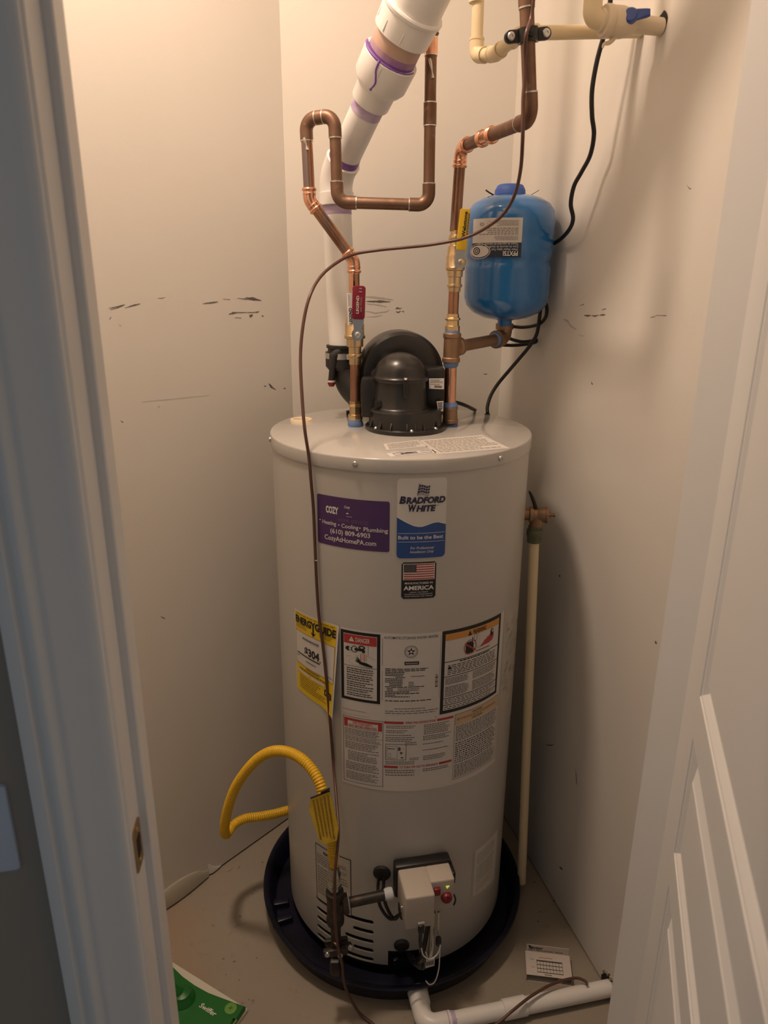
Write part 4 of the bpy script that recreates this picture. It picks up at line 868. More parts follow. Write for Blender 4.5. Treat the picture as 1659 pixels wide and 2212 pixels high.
# yellow-handled ball valve
yv = thing('ball_valve', cp(981, 628), 'brass ball valve with yellow lever handle on the right copper pipe', 'valve')
yb0, yb1 = cp(981, 630), cp(986.5, 498)
fit(yv, 'valve_body', yb0, yb1, [(0, .0128), (.07, .0130), (.075, .0152), (.10, .0160), (.125, .0152), (.13, .0132), (.24, .0132), (.25, .0158), (.345, .0162), (.36, .0195), (.40, .0200), (.41, .0192), (.56, .0196), (.62, .0180), (.70, .0165), (.75, .0162), (.76, .0135), (.82, .0128), (.84, .0150), (.88, .0160), (.92, .0150), (.93, .0126), (1, .0124)], 'brass', 28)
sv = at(994, 566, 1.560 - .021)
bm = B(); lathe(bm, [(.0125, -.012), (.0125, .010), (.0, .010)], sv, (0, -1, 0), 24); obj('bonnet', bm, 'brass', yv)
hY = 1.560 - .034; pa, pb = at(993, 566, hY), at(1005.5, 451, hY - .008)
ax = (pb - pa).normalized(); Xh = Vector((ax.z, 0, -ax.x)).normalized(); Nh = Xh.cross(ax).normalized()
if Nh.y > 0: Nh = -Nh
pa2, ax2, Xh2, Nh2 = pa.copy(), ax.copy(), Xh.copy(), Nh.copy(); Lh = (pb - pa).length
bm = B(); pr = [(-.0105 * math.cos(R_(a_)), -.0125 * math.sin(R_(a_))) for a_ in range(0, 181, 15)] + [(.0095, .012), (.0105, .026), (.0105, .034), (-.0105, .034), (-.0105, .026), (-.0095, .012)]
prism(bm, pr, .0025, pa, Xh, ax, Nh); obj('lever', bm, 'steel', yv, 'plated steel lever')
bm = B(); prism(bm, rrect(.0205, Lh - .022, .004, 4, 0, (Lh + .022) / 2), .0055, pa - Nh * .0015, Xh, ax, Nh, bev=.0015); grip = obj('grip', bm, 'yellow_handle', yv, 'yellow vinyl grip')
D = Print(lambda u, v, h: pa2 + Nh2 * (.0040 + h) + Xh2 * u + ax2 * v)
D.text('Webstone', .048, .092, .0035, .0080, 'ink', 1, .03, 0, 90) if False else None
D2 = Print(lambda u, v, h: pa2 + Nh2 * (.0040 + h) + Xh2 * (.0045 - u) + ax2 * v)
D2.text('Webstone', .047, .094, .0, .0066, 'ink', 1, .03, 0, 90); D2.rect(-.0030, .050, -.0022, .092, 'ink', 1)
for k_ in range(8): D2.rect(-.0048, .052 + k_ * .005, -.0036, .0555 + k_ * .005, 'ink', 1)
n_ = 14; D2.rows([(.0005 + .0052 * math.cos(R_(200 + 140 * i / n_)), .040 - .0045 * math.sin(R_(200 + 140 * i / n_)) * -1 + .002) for i in range(n_ + 1)], [(.0005 + .0052 * math.cos(R_(200 + 140 * i / n_)), .0385 + .0028 * math.sin(R_(200 + 140 * i / n_)) + .002) for i in range(n_ + 1)], 'ink', 1)
D.bm.free(); D2.done('printed_name', grip)
bm = B(); lathe(bm, [(.0062, 0), (.0062, .0045), (.0035, .006), (.0, .006)], sv + Vector((0, -.0125, 0)), (0, -1, 0), 6, phase=.3); obj('stem_nut', bm, 'brass', yv)
# black two-screw clamp on the cold pipe
cc = Pc[2].lerp(Pc[3], zc_(at(1140, 78, 1.28).z)); pd = (Pc[3] - Pc[2]).normalized(); cx_ = Vector((.985, .17, .0)); cx_ = (cx_ - pd * cx_.dot(pd)).normalized(); cn = cx_.cross(pd).normalized()
if cn.y > 0: cn = -cn
clamp = thing('pipe_clamp', cc, 'black two-screw clamp round the upper right copper pipe', 'clamp')
for s_ in (-1, 1):
    bm = B(); pv = None
    for t in range(0, 181, 15):
        p = cx_ * (.0125 * math.cos(R_(t))) + cn * (.0125 * math.sin(R_(t)) * s_); o_ = (cx_ * math.cos(R_(t)) + cn * (math.sin(R_(t)) * s_)) * .0038
        q = [bm.verts.new(cc + p + pd * e + o_ * g) for e, g in ((-.0095, 0), (.0095, 0), (.0095, 1), (-.0095, 1))]
        if pv:
            for k_ in range(4): face(bm, (pv[k_], pv[(k_ + 1) % 4], q[(k_ + 1) % 4], q[k_]))
        else: face(bm, q)
        pv = q
    face(bm, pv[::-1])
    for e_ in (-1, 1):
        st_ = [(.0, -.0085)] + [(.0155 + .0090 * math.cos(R_(a_)), .0090 * math.sin(R_(a_))) for a_ in range(-80, 81, 20)] + [(.0, .0085)]
        prism(bm, st_, .0036 * s_, cc + cx_ * (.0125 * e_) + cn * (.0008 * s_), cx_ * e_, pd, cn, bev=.0008)
    obj('half_ring', bm, 'black', clamp, sharp=50)
for s_ in (-1, 1):
    bm = B(); lathe(bm, [(.0062, 0), (.0062, .0022), (.0048, .0036), (.0026, .0038), (.0026, .0020), (0, .0020)], cc + cx_ * .0280 * s_ + cn * .0044, cn, 20); obj('screw', bm, 'steel', clamp)
bm = B(); lathe(bm, [(.006, 0), (.0055, .004), (.003, .005), (0, .005)], cc + cn * .0165, cn, 16); obj('centre_boss', bm, 'black', clamp)

# ================================================================== EXPANSION TANK
tank = thing('expansion_tank', (ET.x, ET.y, tm.z + .04), 'blue steel expansion tank standing on a brass elbow in the right corner', 'tank')
ez = at(1097, 555, ET.y).z; zt_, zbm = at(1097, 425, ET.y - .03).z, at(1090, 692, ET.y).z
R0 = .0985
bm = B(); pr = [(.0, zbm), (.020, zbm + .0005), (.05, zbm + .006), (.076, zbm + .018), (.091, zbm + .034), (.0965, zbm + .052), (.0965, ez - .028), (.0975, ez - .022), (.0942, ez - .016), (.0945, ez - .006), (.0975, ez - .001), (R0, ez + .008), (R0, ez + .036), (R0 - .001, ez + .040), (R0, ez + .044), (R0, zt_ - .045), (.095, zt_ - .026), (.085, zt_ - .012), (.066, zt_ - .001), (.045, zt_ + .005), (.02, zt_ + .007), (.0, zt_ + .007)]
lathe(bm, pr, (ET.x, ET.y, 0), (0, 0, 1), 72); obj('shell', bm, 'blue_tank', tank, sharp=70)
bm = B(); lathe(bm, [(.0155, 0), (.0165, .004), (.0165, zbm - tm.z - .03)], (ET.x, ET.y, tm.z + .036), (0, 0, 1), 28); obj('inlet_neck', bm, 'blue_tank', tank)
bm = B(); lathe(bm, [(.034, 0), (.033, .010), (.028, .019), (.024, .021), (.0, .021)], (ET.x - .005, ET.y - .004, zt_ + .006), (0, 0, 1), 36); obj('valve_cap', bm, 'blue_cap', tank, 'darker blue plastic cap')
for s_ in (-1, 1):
    bm = B(); c = Vector((ET.x, ET.y, zt_ + .0065)); pts = [(.030, .000), (.040, -.001), (.050, .004), (.058, .009)]
    pv = None
    for (x, z) in pts:
        q = [bm.verts.new(c + Vector((x * s_, e, z + g))) for e, g in ((-.007, 0), (.007, 0), (.007, .0012), (-.007, .0012))]
        if pv:
            for k_ in range(4): face(bm, (pv[k_], pv[(k_ + 1) % 4], q[(k_ + 1) % 4], q[k_]))
        else: face(bm, q)
        pv = q
    face(bm, pv[::-1]); obj('cap_tab', bm, 'dark', tank)
def etm(u, v, h): return Vector((ET.x + (R0 + h) * math.sin(R_(u)), ET.y - (R0 + h) * math.cos(R_(u)), v))
def ettz(px, py):
    r = ray(px, py); a = r.x**2 + r.y**2; b_ = -(r.x * ET.x + r.y * ET.y); c = ET.x**2 + ET.y**2 - R0 * R0
    p = C0 + r * ((-b_ - math.sqrt(max(b_ * b_ - a * c, 0))) / a); return math.degrees(math.atan2(p.x - ET.x, -(p.y - ET.y))), p.z
D = Print(etm, .0006, .0003); D.step = 3
l0 = -62.0; l1, lt = ettz(1130, 470); _, lb = ettz(1124, 556); _, lm = ettz(1127, 524)
D.rect(l0, lm, l1, lt, 'white'); D.rect(l0, lb, l1, lm, 'tank_navy'); sp_ = lt - lb
def up(t, ua, ub, fy, h, m, L=1, b_=0.0): # upside-down words: reads from ua (right) to ub (left)
    D.text(t, ua, ub, lb + sp_ * fy, -h, m, L, b_)
up('PFXT5I', l1 - 4, l1 - 22, .155, .0088, 'white_ink', 1, .03)
up('Water Heater Safety Tank', l1 - 4, l1 - 37, .225, .0042, 'white_ink'); up('Cuve de sécurité de chauffe-eau', l1 - 4, l1 - 46, .295, .0042, 'white_ink'); up('Tanque de seguridad del calentador de agua', l1 - 4, l1 - 58, .365, .0042, 'white_ink')
for y0, y1, n_, e in ((.43, .55, 4, 30), (.57, .76, 4, 52), (.79, .94, 5, 28)): D.lines(l1 - 5, lb + sp_ * y0, l1 - 5 - e, lb + sp_ * y1, n_, 'grey_ink', 1, .4, .3, (.04, .1))
tt5 = [R_(a_) for a_ in range(0, 181, 9)]; D.rows([(l0 + 13 + 15 * math.cos(t), lb + sp_ * .16 + sp_ * .155 * math.sin(t)) for t in tt5], [(l0 + 13 + 15 * math.cos(t), lb + sp_ * .16 - sp_ * .155 * math.sin(t)) for t in tt5], 'white', 2); D.ring(l0 + 13, lb + sp_ * .16, 17, sp_ * .20, .94, 'white', 2, 36); D.ring(l0 + 9, lb + sp_ * .17, 6, sp_ * .10, .72, 'ink', 3, 24); D.ring(l0 + 9, lb + sp_ * .17, 3, sp_ * .05, .55, 'ink', 3, 20)
D.ring(l1 - 52, lb + sp_ * .85, 3.2, sp_ * .045, .8, 'grey_ink', 1, 20); D.text('US', l1 - 50, l1 - 54, lb + sp_ * .865, -.003, 'grey_ink', 2); D.ring(l1 - 41, lb + sp_ * .86, 3, sp_ * .07, .86, 'pale_ink', 1, 18); D.ring(l1 - 43, lb + sp_ * .80, 2, sp_ * .03, .8, 'pale_ink', 1, 12)
D.done('tank_label', tank, 'white and navy label reading upside down')

# ================================================================== PVC VENT PIPE
V0, V1 = at(741, 757, 1.655), at(724.5, 384, 1.660)
vent = thing('vent_pipe', V0, 'white plastic vent pipe with purple primer drips, leaning up to the right', 'pipe')
Va = at(848, 116, 1.50); dv = (Va - V1).normalized(); d0 = (V1 - V0).normalized()
VE = V1 + dv * (((ZC - .02) - V1.z) / dv.z)
arc, t_ = arc_pts(V1, d0, dv, .06, 10)
bm = B(); tube(bm, [V0, V1 - d0 * t_], .0312, 40); obj('lower_pipe', bm, 'pvc', vent)
bm = B(); tube(bm, [V1 - d0 * (t_ + .028), V1 - d0 * (t_ + .027)] + [V1 - d0 * (t_ + .003), V1 - d0 * (t_ + .002)] + arc + [arc[-1] + dv * .016, arc[-1] + dv * .017], [.0365, .0375, .0375, .0352] + [.0352] * len(arc) + [.0368, .0345], 40); obj('elbow', bm, 'pvc', vent)
bm = B(); q = V1 - d0 * (t_ + .028); tube(bm, [q - d0 * .018, q + d0 * .001], .0316, 40); obj('primer_band', bm, 'purple_wash', vent)
e1 = arc[-1] + dv * .017
bm = B(); tube(bm, [e1 - dv * .002, e1 + dv * .014], .0320, 40); obj('primer_band', bm, 'purple', vent)
s_of = lambda px, py: None
def on_axis(px, py):   # nearest point of the leaning axis to a pixel ray
    r = ray(px, py).normalized(); w0 = V1 - C0; b_ = dv.dot(r); d1 = dv.dot(w0); e_ = r.dot(w0); s_ = (b_ * e_ - d1) / (1 - b_ * b_); return s_
sA, sB, sC, sD_, sE, sF, sG = [on_axis(*p) for p in ((803, 222), (815, 189), (822, 178), (845, 119), (862, 70), (884, 22), (890, 8))]
ax_ = lambda s_: V1 + dv * s_
bm = B(); tube(bm, [arc[-1], ax_(sA + .01)], .0312, 40); obj('leaning_pipe', bm, 'pvc', vent)
bm = B(); tube(bm, [ax_(sA - .022), ax_(sA + .002)], .0316, 40); obj('primer_band', bm, 'purple_wash', vent)
bm = B(); tube(bm, [ax_(sA), ax_(sA + .002), ax_(sB), ax_(sB + .001), ax_(sB + .006), ax_(sC + .006), ax_(sD_ - .002), ax_(sD_)], [.0372, .0380, .0388, .0395, .045, .0515, .0525, .0505], 48); obj('reducer', bm, 'pvc', vent)
bm = B(); tube(bm, [ax_(sD_ - .004), ax_(sE + .02)], .0455, 48); obj('upper_pipe', bm, 'pvc_tan', vent, 'short tan-stained length of pipe')
bm = B(); tube(bm, [ax_(sD_ - .001), ax_(sD_ + .0045)], .0459, 48); obj('primer_band', bm, 'purple', vent)
bm = B(); tube(bm, [ax_(sD_ + .003), ax_(sD_ + .016)], .0457, 48); obj('primer_stain', bm, 'stained_primer', vent)
bm = B(); tube(bm, [ax_(sE), ax_(sE + .001), ax_(sF), ax_(sF + .002), ax_(sF + .007), ax_(sF + .010)], [.0510, .0522, .0535, .056, .057, .055], 48); obj('coupling', bm, 'pvc', vent)
bm = B(); tube(bm, [ax_(sF + .006), VE], .0500, 48); obj('top_pipe', bm, 'pvc', vent)
# moulded ribs on the fittings and the run of purple primer
side = dv.cross(Vector((0, 1, 0))).normalized(); frt = side.cross(dv).normalized()
if frt.y > 0: frt = -frt
if side.x < 0: side = -side
def on_surf(s_, a_, r): return ax_(s_) + (side * math.sin(R_(a_)) + frt * math.cos(R_(a_))) * r
for (s_, a_, r, l) in ((sE + .004, -28, .0527, .020), (sE + .004, 12, .0527, .020), (sD_ - .024, 0, .0527, .018), (sE + .012, -62, .0527, .018)):
    bm = B(); p = on_surf(s_, a_, r); box(bm, p + dv * l / 2, .0016, .0016, l, side, frt, dv, bev=.0004); obj('moulded_rib', bm, 'pvc', vent)
bm = B(); dr = [on_surf(sD_ + .002, -10, .0500), on_surf(sD_ - .004, -9, .0532), on_surf(sD_ - .014, -8, .0532), on_surf(sD_ - .024, -3, .0526), on_surf(sD_ - .034, 1, .0520), on_surf(sD_ - .044, -1, .0500), on_surf(sC + .001, -3, .0480)]
dl = spline(dr, 5); tube(bm, dl, [.0026 - .0010 * math.sin(math.pi * min(1, i / len(dl) * 1.1)) for i in range(len(dl))], 10); obj('primer_drip', bm, 'purple', vent)
bm = B(); dl = [on_surf(sD_ + .001, a_, .0505) for a_ in range(-80, 81, 8)]; tube(bm, dl, [(.0022 if i < 9 else .0010) + .0006 * abs(math.sin(i * 1.7)) for i in range(len(dl))], 8); obj('primer_bead', bm, 'purple', vent)

# ================================================================== CREAM SUPPLY PIPE + VALVE
YC = 1.42
K = [at(1020, 110, 1.56)]; K = [Vector((K[0].x, K[0].y, (ZC - .02))), at(1029, 121, 1.56), at(1072, 116, 1.50), at(1126, 72, YC), at(1312, 68, 1.46)]
K[0] = Vector((K[1].x - .004, K[1].y, (ZC - .02)))
d_ = (K[-1] - K[-2]).normalized(); tw = (RC - K[-1]).dot(nR) / d_.dot(nR); K[-1] = K[-1] + d_ * (tw - .002)
cream = thing('cream_supply_pipe', K[1], 'cream plastic supply pipe crossing the upper back corner behind the clamped copper pipe', 'pipe')
pipe_run(cream, K, .0112, .016, ['cpvc'] * 4, [('cpvc', 'glue')] * 3, .0135, hub=.016)
bm = B(); z1 = at(1018, 6, 1.56).z; tube(bm, [Vector((K[0].x, K[0].y, z1)), Vector((K[0].x, K[0].y, z1 + .045))], .0140, 20); obj('coupling', bm, 'cpvc', cream)
we = onplane(1430, 58, RC, nR); ve = we + nR * .118; vd = -nR
sv_ = thing('stop_valve', we, 'beige plastic stop valve with blue handle entering the right wall at the top', 'valve')
bm = B(); lathe(bm, [(.0150, -.002), (.0175, .0), (.0175, .006), (.0225, .007), (.0245, .010), (.0245, .018), (.0225, .021), (.0235, .024), (.0240, .040), (.0215, .052), (.0170, .062), (.0145, .066), (.0135, .118)], ve - vd * .002, vd, 32); obj('valve_body', bm, 'cpvc_valve', sv_)
ec = ve - vd * .016
arc2, t2 = arc_pts(ec, Vector((0, 0, -1)), vd, .014, 8)
bm = B(); tube(bm, [ec + UP * .034] + arc2 + [ve + vd * .012], .0155, 24); obj('elbow', bm, 'cpvc', sv_)
bm = B(); tube(bm, [ec + UP * .03, Vector((ec.x, ec.y, (ZC - .02)))], .0112, 20); obj('riser_pipe', bm, 'cpvc', sv_)
hc_ = ve + vd * .060 + Vector((-.10, -.20, .03)).normalized() * .022; hn = Vector((-.25, -.90, .15)).normalized(); hx = (vd - hn * vd.dot(hn)).normalized(); hy = hn.cross(hx).normalized()
bm = B(); lathe(bm, [(.010, -.016), (.010, 0), (.0118, .001), (.0118, .009), (.009, .012), (0, .012)], hc_, hn, 24); hb_ = obj('handle', bm, 'blue_handle', sv_, 'blue tee handle')
bm = B(); prism(bm, [(-.031, -.0045), (-.026, -.006), (-.010, -.0075), (.010, -.0075), (.026, -.006), (.031, -.0045), (.031, .0045), (.026, .006), (.010, .0075), (-.010, .0075), (-.026, .006), (-.031, .0045)], .007, hc_ + hn * .002, hx, hy, hn, bev=.0015); obj('handle_wings', bm, 'blue_handle', hb_)
# ragged hole in the plaster round it, and a scrap of torn paper hanging below
bm = B(); pts = [we + (dR * math.cos(R_(a_)) + UP * math.sin(R_(a_)) * 1.15) * random.uniform(.0135, .0165) + nR * .0006 + UP * .0055 for a_ in range(0, 360, 24)]; face(bm, [bm.verts.new(p) for p in pts]); obj('wall_hole', bm, 'dark', wr, 'dark ragged hole round the stop valve', smooth=False)
tp = ve + vd * .030 - UP * .020; bm = B(); pr = [tp, tp + Vector((-.008, -.002, -.010)), tp + Vector((-.018, -.004, -.013)), tp + Vector((-.020, -.004, -.019))]
tube(bm, spline(pr, 4), [.0045 * (1 - i / 14) + .001 for i in range(13)], 6); obj('torn_tape', bm, 'cpvc_valve', sv_)

# ================================================================== POWER CORD
def wallgap(P, g):  # keep g metres clear of the right wall
    s_ = (P - RC).dot(nR)
    return P + nR * (g - s_) if s_ < g else P
cpt = [(1322, -60, 1.47), (1318, 5, 1.475), (1309, 60, 1.48), (1290, 130, 1.49), (1279, 195, 1.50), (1279, 250, 1.51), (1283, 290, 1.52), (1275, 335, 1.54), (1256, 372, 1.555), (1240, 402, 1.57), (1233, 440, 1.585), (1238, 472, 1.60), (1229, 497, 1.62), (1208, 520, 1.68), (1190, 542, 1.765), (1179, 565, 1.80), (1187, 577, 1.77), (1195, 605, 1.73), (1190, 640, 1.74), (1180, 680, 1.745), (1164, 720, 1.75), (1146, 745, 1.755), (1124, 772, 1.755), (1100, 800, 1.75), (1075, 830, 1.745), (1060, 855, 1.735), (1053, 878, 1.722), (1053, 893, 1.716)]
cords = [wallgap(at(*p), .018) for p in cpt]
e = atz(1053, 894, LZ); cords[-1] = e + UP * .002
pc_ = thing('power_cord', e, 'long black power cord hanging in loops from above down beside the blue tank', 'cord')
bm = B(); tube(bm, spline(cords, 8), .0043, 12); obj('cord', bm, 'cord', pc_)
def cordpart(l, name): bm = B(); tube(bm, spline([wallgap(at(*p), .012) for p in l], 8), .0041, 12); obj(name, bm, 'cord', pc_)
cordpart([(1179, 652, 1.75), (1190, 653, 1.735), (1193, 668, 1.725), (1187, 687, 1.73), (1165, 701, 1.76), (1130, 707, 1.80), (1098, 705, 1.825), (1090, 715, 1.83), (1094, 728, 1.825), (1125, 738, 1.80), (1150, 736, 1.785), (1166, 731, 1.775), (1164, 738, 1.765), (1140, 743, 1.775), (1110, 746, 1.79), (1080, 745, 1.80)], 'coiled_loop')
cordpart([(1106, 700, 1.815), (1100, 715, 1.815), (1096, 724, 1.815)], 'loop_tie')
bc_ = thing('blower_lead', atz(1028, 889, LZ), 'short black lead curving from the blower down through the heater cover', 'cord')
bm = B(); tube(bm, spline([at(940, 873, 1.60), at(965, 868, 1.62), at(988, 870, 1.64), at(1008, 877, 1.67), atz(1026, 888.5, LZ) + UP * .003], 8), .0042, 12); obj('lead', bm, 'cord', bc_)
bm = B(); lathe(bm, [(.0068, 0), (.0068, .0008), (.005, .0012), (0, .0012)], atz(1053, 894.5, LZ), (0, 0, 1), 20); obj('grommet', bm, 'rubber', pc_)

# ================================================================== BROWN BONDING WIRE
wp = []
for (px, py, Y) in ((1157, -40, 1.262), (1152, 0, 1.262), (1147, 40, 1.262), (1137, 74, 1.248), (1134, 120, 1.262), (1133, 170, 1.264), (1130, 220, 1.262), (1129, 300, 1.262), (1124, 370, 1.30), (1110, 425, 1.36), (1083, 467, 1.42), (1040, 498, 1.47), (1000, 515, 1.485), (970, 522, 1.495), (920, 530, 1.505), (870, 535, 1.51), (820, 540, 1.515), (765, 549, 1.515), (728, 567, 1.49), (693, 597, 1.44), (669, 640, 1.40), (655, 700, 1.38), (649, 770, 1.36), (652, 850, 1.33), (658, 925, 1.305)):
    wp.append(at(px, py, Y))
wp.append(cylpx(667, 985, .2885)); wp.append(cylpx(672, 1040, .2885))
for (px, py) in ((677, 1100), (680.5, 1180), (684, 1260), (689, 1330), (698, 1400), (706, 1480), (714, 1570), (720, 1650)): wp.append(cylpx(px, py, .2845))
for (px, py, Y) in ((727, 1730, 1.225), (731, 1790, 1.175), (729, 1830, 1.155), (724, 1880, 1.138), (723, 1930, 1.133), (724, 1985, 1.135), (728, 2030, 1.140), (733, 2060, 1.142), (739, 2085, 1.150), (741, 2108, 1.150), (748, 2138, 1.150)): wp.append(at(px, py, Y))
wp.append(atz(762, 2166, .05)); wp.append(atz(778, 2190, .012)); wp.append(atz(800, 2208, .005)); wp.append(atz(850, 2245, .005)); wp.append(atz(960, 2262, .006)); wp.append(atz(1040, 2232, .03)); 
for (px, py, z) in ((1078, 2208, .040), (1110, 2181, .052), (1150, 2150, .056), (1195, 2125, .055), (1240, 2113, .052), (1262, 2118, .050), (1269, 2127, .049)): wp.append(atz(px, py, z))
bond = thing('bonding_wire', wp[0], 'thin brown wire looping from the copper pipe down the heater front to the floor', 'wire')
bm = B(); tube(bm, spline(wp, 9), .0031, 10); obj('wire', bm, 'wire', bond)
bm = B(); c = cylpx(682.5, 1211, .2880); box(bm, c, .0045, .0012, .0012); obj('paint_nick', bm, 'white_ink', bond)
bm = B(); c = at(733, 2052, 1.146); tube(bm, spline([c, at(727, 2040, 1.150), at(722, 2036, 1.155)], 4), .0022, 8); obj('bare_end', bm, 'copper_new', bond)

# ================================================================== GAS SUPPLY: yellow connector, black iron pipes
YG = 1.165
gp = lambda px, py, Y=YG: at(px, py, Y)
gl = thing('gas_connector', gp(722, 1870), 'yellow corrugated gas connector arching from the left wall to the black gas pipe', 'hose')
hz = [(721, 1872, YG), (720.5, 1850, YG + .003), (718, 1825, YG + .004), (712, 1790, YG + .012), (704, 1745, YG + .025), (697, 1712, YG + .035), (686, 1682, YG + .05), (668, 1655, YG + .07), (645, 1635, YG + .09), (615, 1623, YG + .11), (585, 1624, YG + .13), (556, 1640, YG + .15), (530, 1668, YG + .165), (508, 1702, YG + .18), (494, 1740, YG + .19), (487, 1772, YG + .20), (485, 1794, YG + .215), (489, 1802, YG + .24), (496, 1793, YG + .27), (508, 1779, YG + .29), (530, 1768, YG + .31), (560, 1764, YG + .33), (592, 1758, YG + .36), (622, 1750, YG + .39), (650, 1742, YG + .42)]
hl_ = spline([at(*p) for p in hz], 30)
# resample evenly so that the corrugations have one pitch
acc = [0.0]
for i in range(1, len(hl_)): acc.append(acc[-1] + (hl_[i] - hl_[i - 1]).length)
def samp(s_):
    import bisect
    i = min(max(bisect.bisect_left(acc, s_), 1), len(acc) - 1); t = (s_ - acc[i - 1]) / max(acc[i] - acc[i - 1], 1e-9); return hl_[i - 1].lerp(hl_[i], t)
pts, rad = [], []; s_ = .022; stp = .0058 / 6
while s_ < acc[-1]:
    pts.append(samp(s_)); ph = 2 * math.pi * s_ / .0058; rad.append(.0108 + .0009 * math.cos(ph)); s_ += stp
bm = B(); tube(bm, pts, rad, 18); obj('corrugated_tube', bm, 'yellow_hose', gl, sharp=80)
bm = B(); tube(bm, [samp(0), samp(.012), samp(.026)], [.0085, .0090, .0112], 18); obj('sleeve_end', bm, 'yellow_hose', gl)
# folded warning tag round the connector
ty = 1.150; q = [at(670.7, 1724.7, ty + .018), at(712, 1709, ty + .016), at(731, 1791, ty), at(727.6, 1816, ty - .004), at(703, 1824, ty - .004), at(689.6, 1817, ty), at(667, 1748, ty + .016)]
nt = (q[4] - q[0]).cross(q[2] - q[0]).normalized()
if nt.y > 0: nt = -nt
bm = B(); a = [bm.verts.new(p) for p in q]; b = [bm.verts.new(p - nt * .004) for p in q]; face(bm, a); face(bm, b[::-1])
for i in range(7): face(bm, (a[i], b[i], b[(i + 1) % 7], a[(i + 1) % 7]))
tag = obj('warning_tag', bm, 'yellow_tag', gl, 'flat yellow tag of dense brown print', smooth=False)
f = lambda u, v, h: (q[5] * (1 - u) * (1 - v) + q[3] * u * (1 - v) + q[1] * u * v + q[0] * (1 - u) * v) + nt * h
D = Print(f, .0005); D.step = .3
for i in range(5):
    u = .06 + i * .19; mi_ = D.mi('tag_print')
    for j in range(26):
        v = .04 + j * .035; D.grid([(u + random.uniform(0, .02), v), (u + random.uniform(.09, .13), v), (u + random.uniform(.09, .13), v + .022), (u + random.uniform(0, .02), v + .022)], 'tag_print', 1)
for u in (.215, .40, .62, .80): D.grid([(u, .03), (u + .012, .03), (u + .012, .97), (u, .97)], 'yellow_handle', 2, 1, 2)
D.done('tag_print', tag)
bm = B(); e_ = (q[1] - q[0]); tube(bm, [q[0] - nt * .001, q[1] - nt * .001], .0016, 6); tube(bm, [q[0] + e_ * .55 + UP * .004, q[1] + UP * .006], .0020, 6); obj('tag_tie', bm, 'dark', tag)
# flare nut and adapter
gas = thing('gas_pipe', gp(724, 2095), 'black iron gas pipe tee with drip leg and plated fittings left of the control box', 'pipe')
def gf(name, y0, y1, prof, m, n=6, x0=722, x1=722, lab=None, ph=0.0): return fit(gas, name, gp(x0, y0), gp(x1, y1), prof, m, n, lab, ph)
gf('flare_nut', 1905, 1873, [(0, .0125), (.06, .0140), (.55, .0140), (.6, .0125), (.95, .0105), (1, .0095)], 'chrome', 6, 722, 721, 'plated hex nut', .3)
gf('flare_adapter', 1926, 1905, [(0, .0118), (.35, .0118), (.4, .0145), (.9, .0145), (1, .0125)], 'chrome', 6, 722.5, 722, None, .1)
tt, tb2 = gp(723, 1924), gp(724.5, 1992)
bm = B(); L_ = (tb2 - tt).length; d_ = (tb2 - tt).normalized(); lathe(bm, [(.0150, 0), (.0185, .001), (.0190, .012), (.0172, .015), (.0172, L_ - .015), (.0190, L_ - .012), (.0185, L_ - .001), (.0150, L_)], tt, d_, 28); obj('tee', bm, 'iron', gas)
tc_ = tt.lerp(tb2, .47); GT = R_(8.0); ve2 = Vector((.0255, 1.1905, tc_.z + .008)); nd = (ve2 - tc_).normalized()
bm = B(); lathe(bm, [(.0170, .0), (.0172, .014), (.0205, .016), (.0205, .027), (.0165, .028)], tc_, nd, 28); obj('tee_outlet', bm, 'iron', gas)
bm = B(); lathe(bm, [(.0195, 0), (.0200, .002), (.0, .002)], tc_ + nd * .0275, nd, 28); obj('sealant_ring', bm, 'dope', gas)
Ln_ = (ve2 - tc_).length
bm = B(); tube(bm, [tc_ + nd * .026, ve2 - nd * .004], .0108, 20); obj('nipple', bm, 'iron', gas)
bm = B(); tube(bm, [ve2 - nd * .020, ve2 - nd * .016, ve2 - nd * .008, ve2 - nd * .002], [.0112, .0128, .0135, .0120], 14); obj('thread_sealant', bm, 'dope', gas, 'white pipe dope')
bm = B(); tube(bm, [gp(724.5, 1988), gp(726, 2040)], .0108, 20); obj('drip_nipple', bm, 'iron', gas)
gf('drip_cap', 2098, 2064, [(0, .0100), (.02, .0150), (.55, .0155), (.7, .0135), (.75, .0115), (1, .0105)], 'iron', 24, 728, 727)
bm = B(); c = gp(724, 2066) + Vector((0, -.011, 0)); tube(bm, [c + Vector((-.008, 0, 0)), c + Vector((.008, -.001, .001))], [.0035, .003], 8); obj('sealant_smear', bm, 'dope', gas)
gc = gp(726, 2046); gcl = thing('ground_clamp', gc, 'zinc ground clamp with three screws on the gas drip leg', 'clamp')
bm = B(); box(bm, gc + Vector((0, -.010, 0)), .052, .012, .017, (1, .1, .1), (-.1, 1, 0), (-.1, 0, 1), bev=.003); obj('front_jaw', bm, 'iron', gcl)
bm = B(); box(bm, gc + Vector((0, .012, .002)), .050, .010, .017, (1, .1, .1), (-.1, 1, 0), (-.1, 0, 1), bev=.003); obj('rear_jaw', bm, 'iron', gcl)
bm = B(); box(bm, gc + Vector((.022, -.008, .013)), .026, .008, .011, (.8, -.1, .5), (.1, 1, 0), (-.5, 0, .8), bev=.002); obj('side_lug', bm, 'iron', gcl)
for (dx, dy, dz) in ((-.017, -.0165, .0), (.010, -.0165, -.003), (.031, -.014, .017)):
    c = gc + Vector((dx, dy, dz)); bm = B(); lathe(bm, [(.0058, 0), (.0058, .0025), (.0045, .0042), (.0018, .0045), (.0018, .0025), (0, .0025)], c, (-.1, -.95, .3), 16); obj('screw', bm, 'steel', gcl)

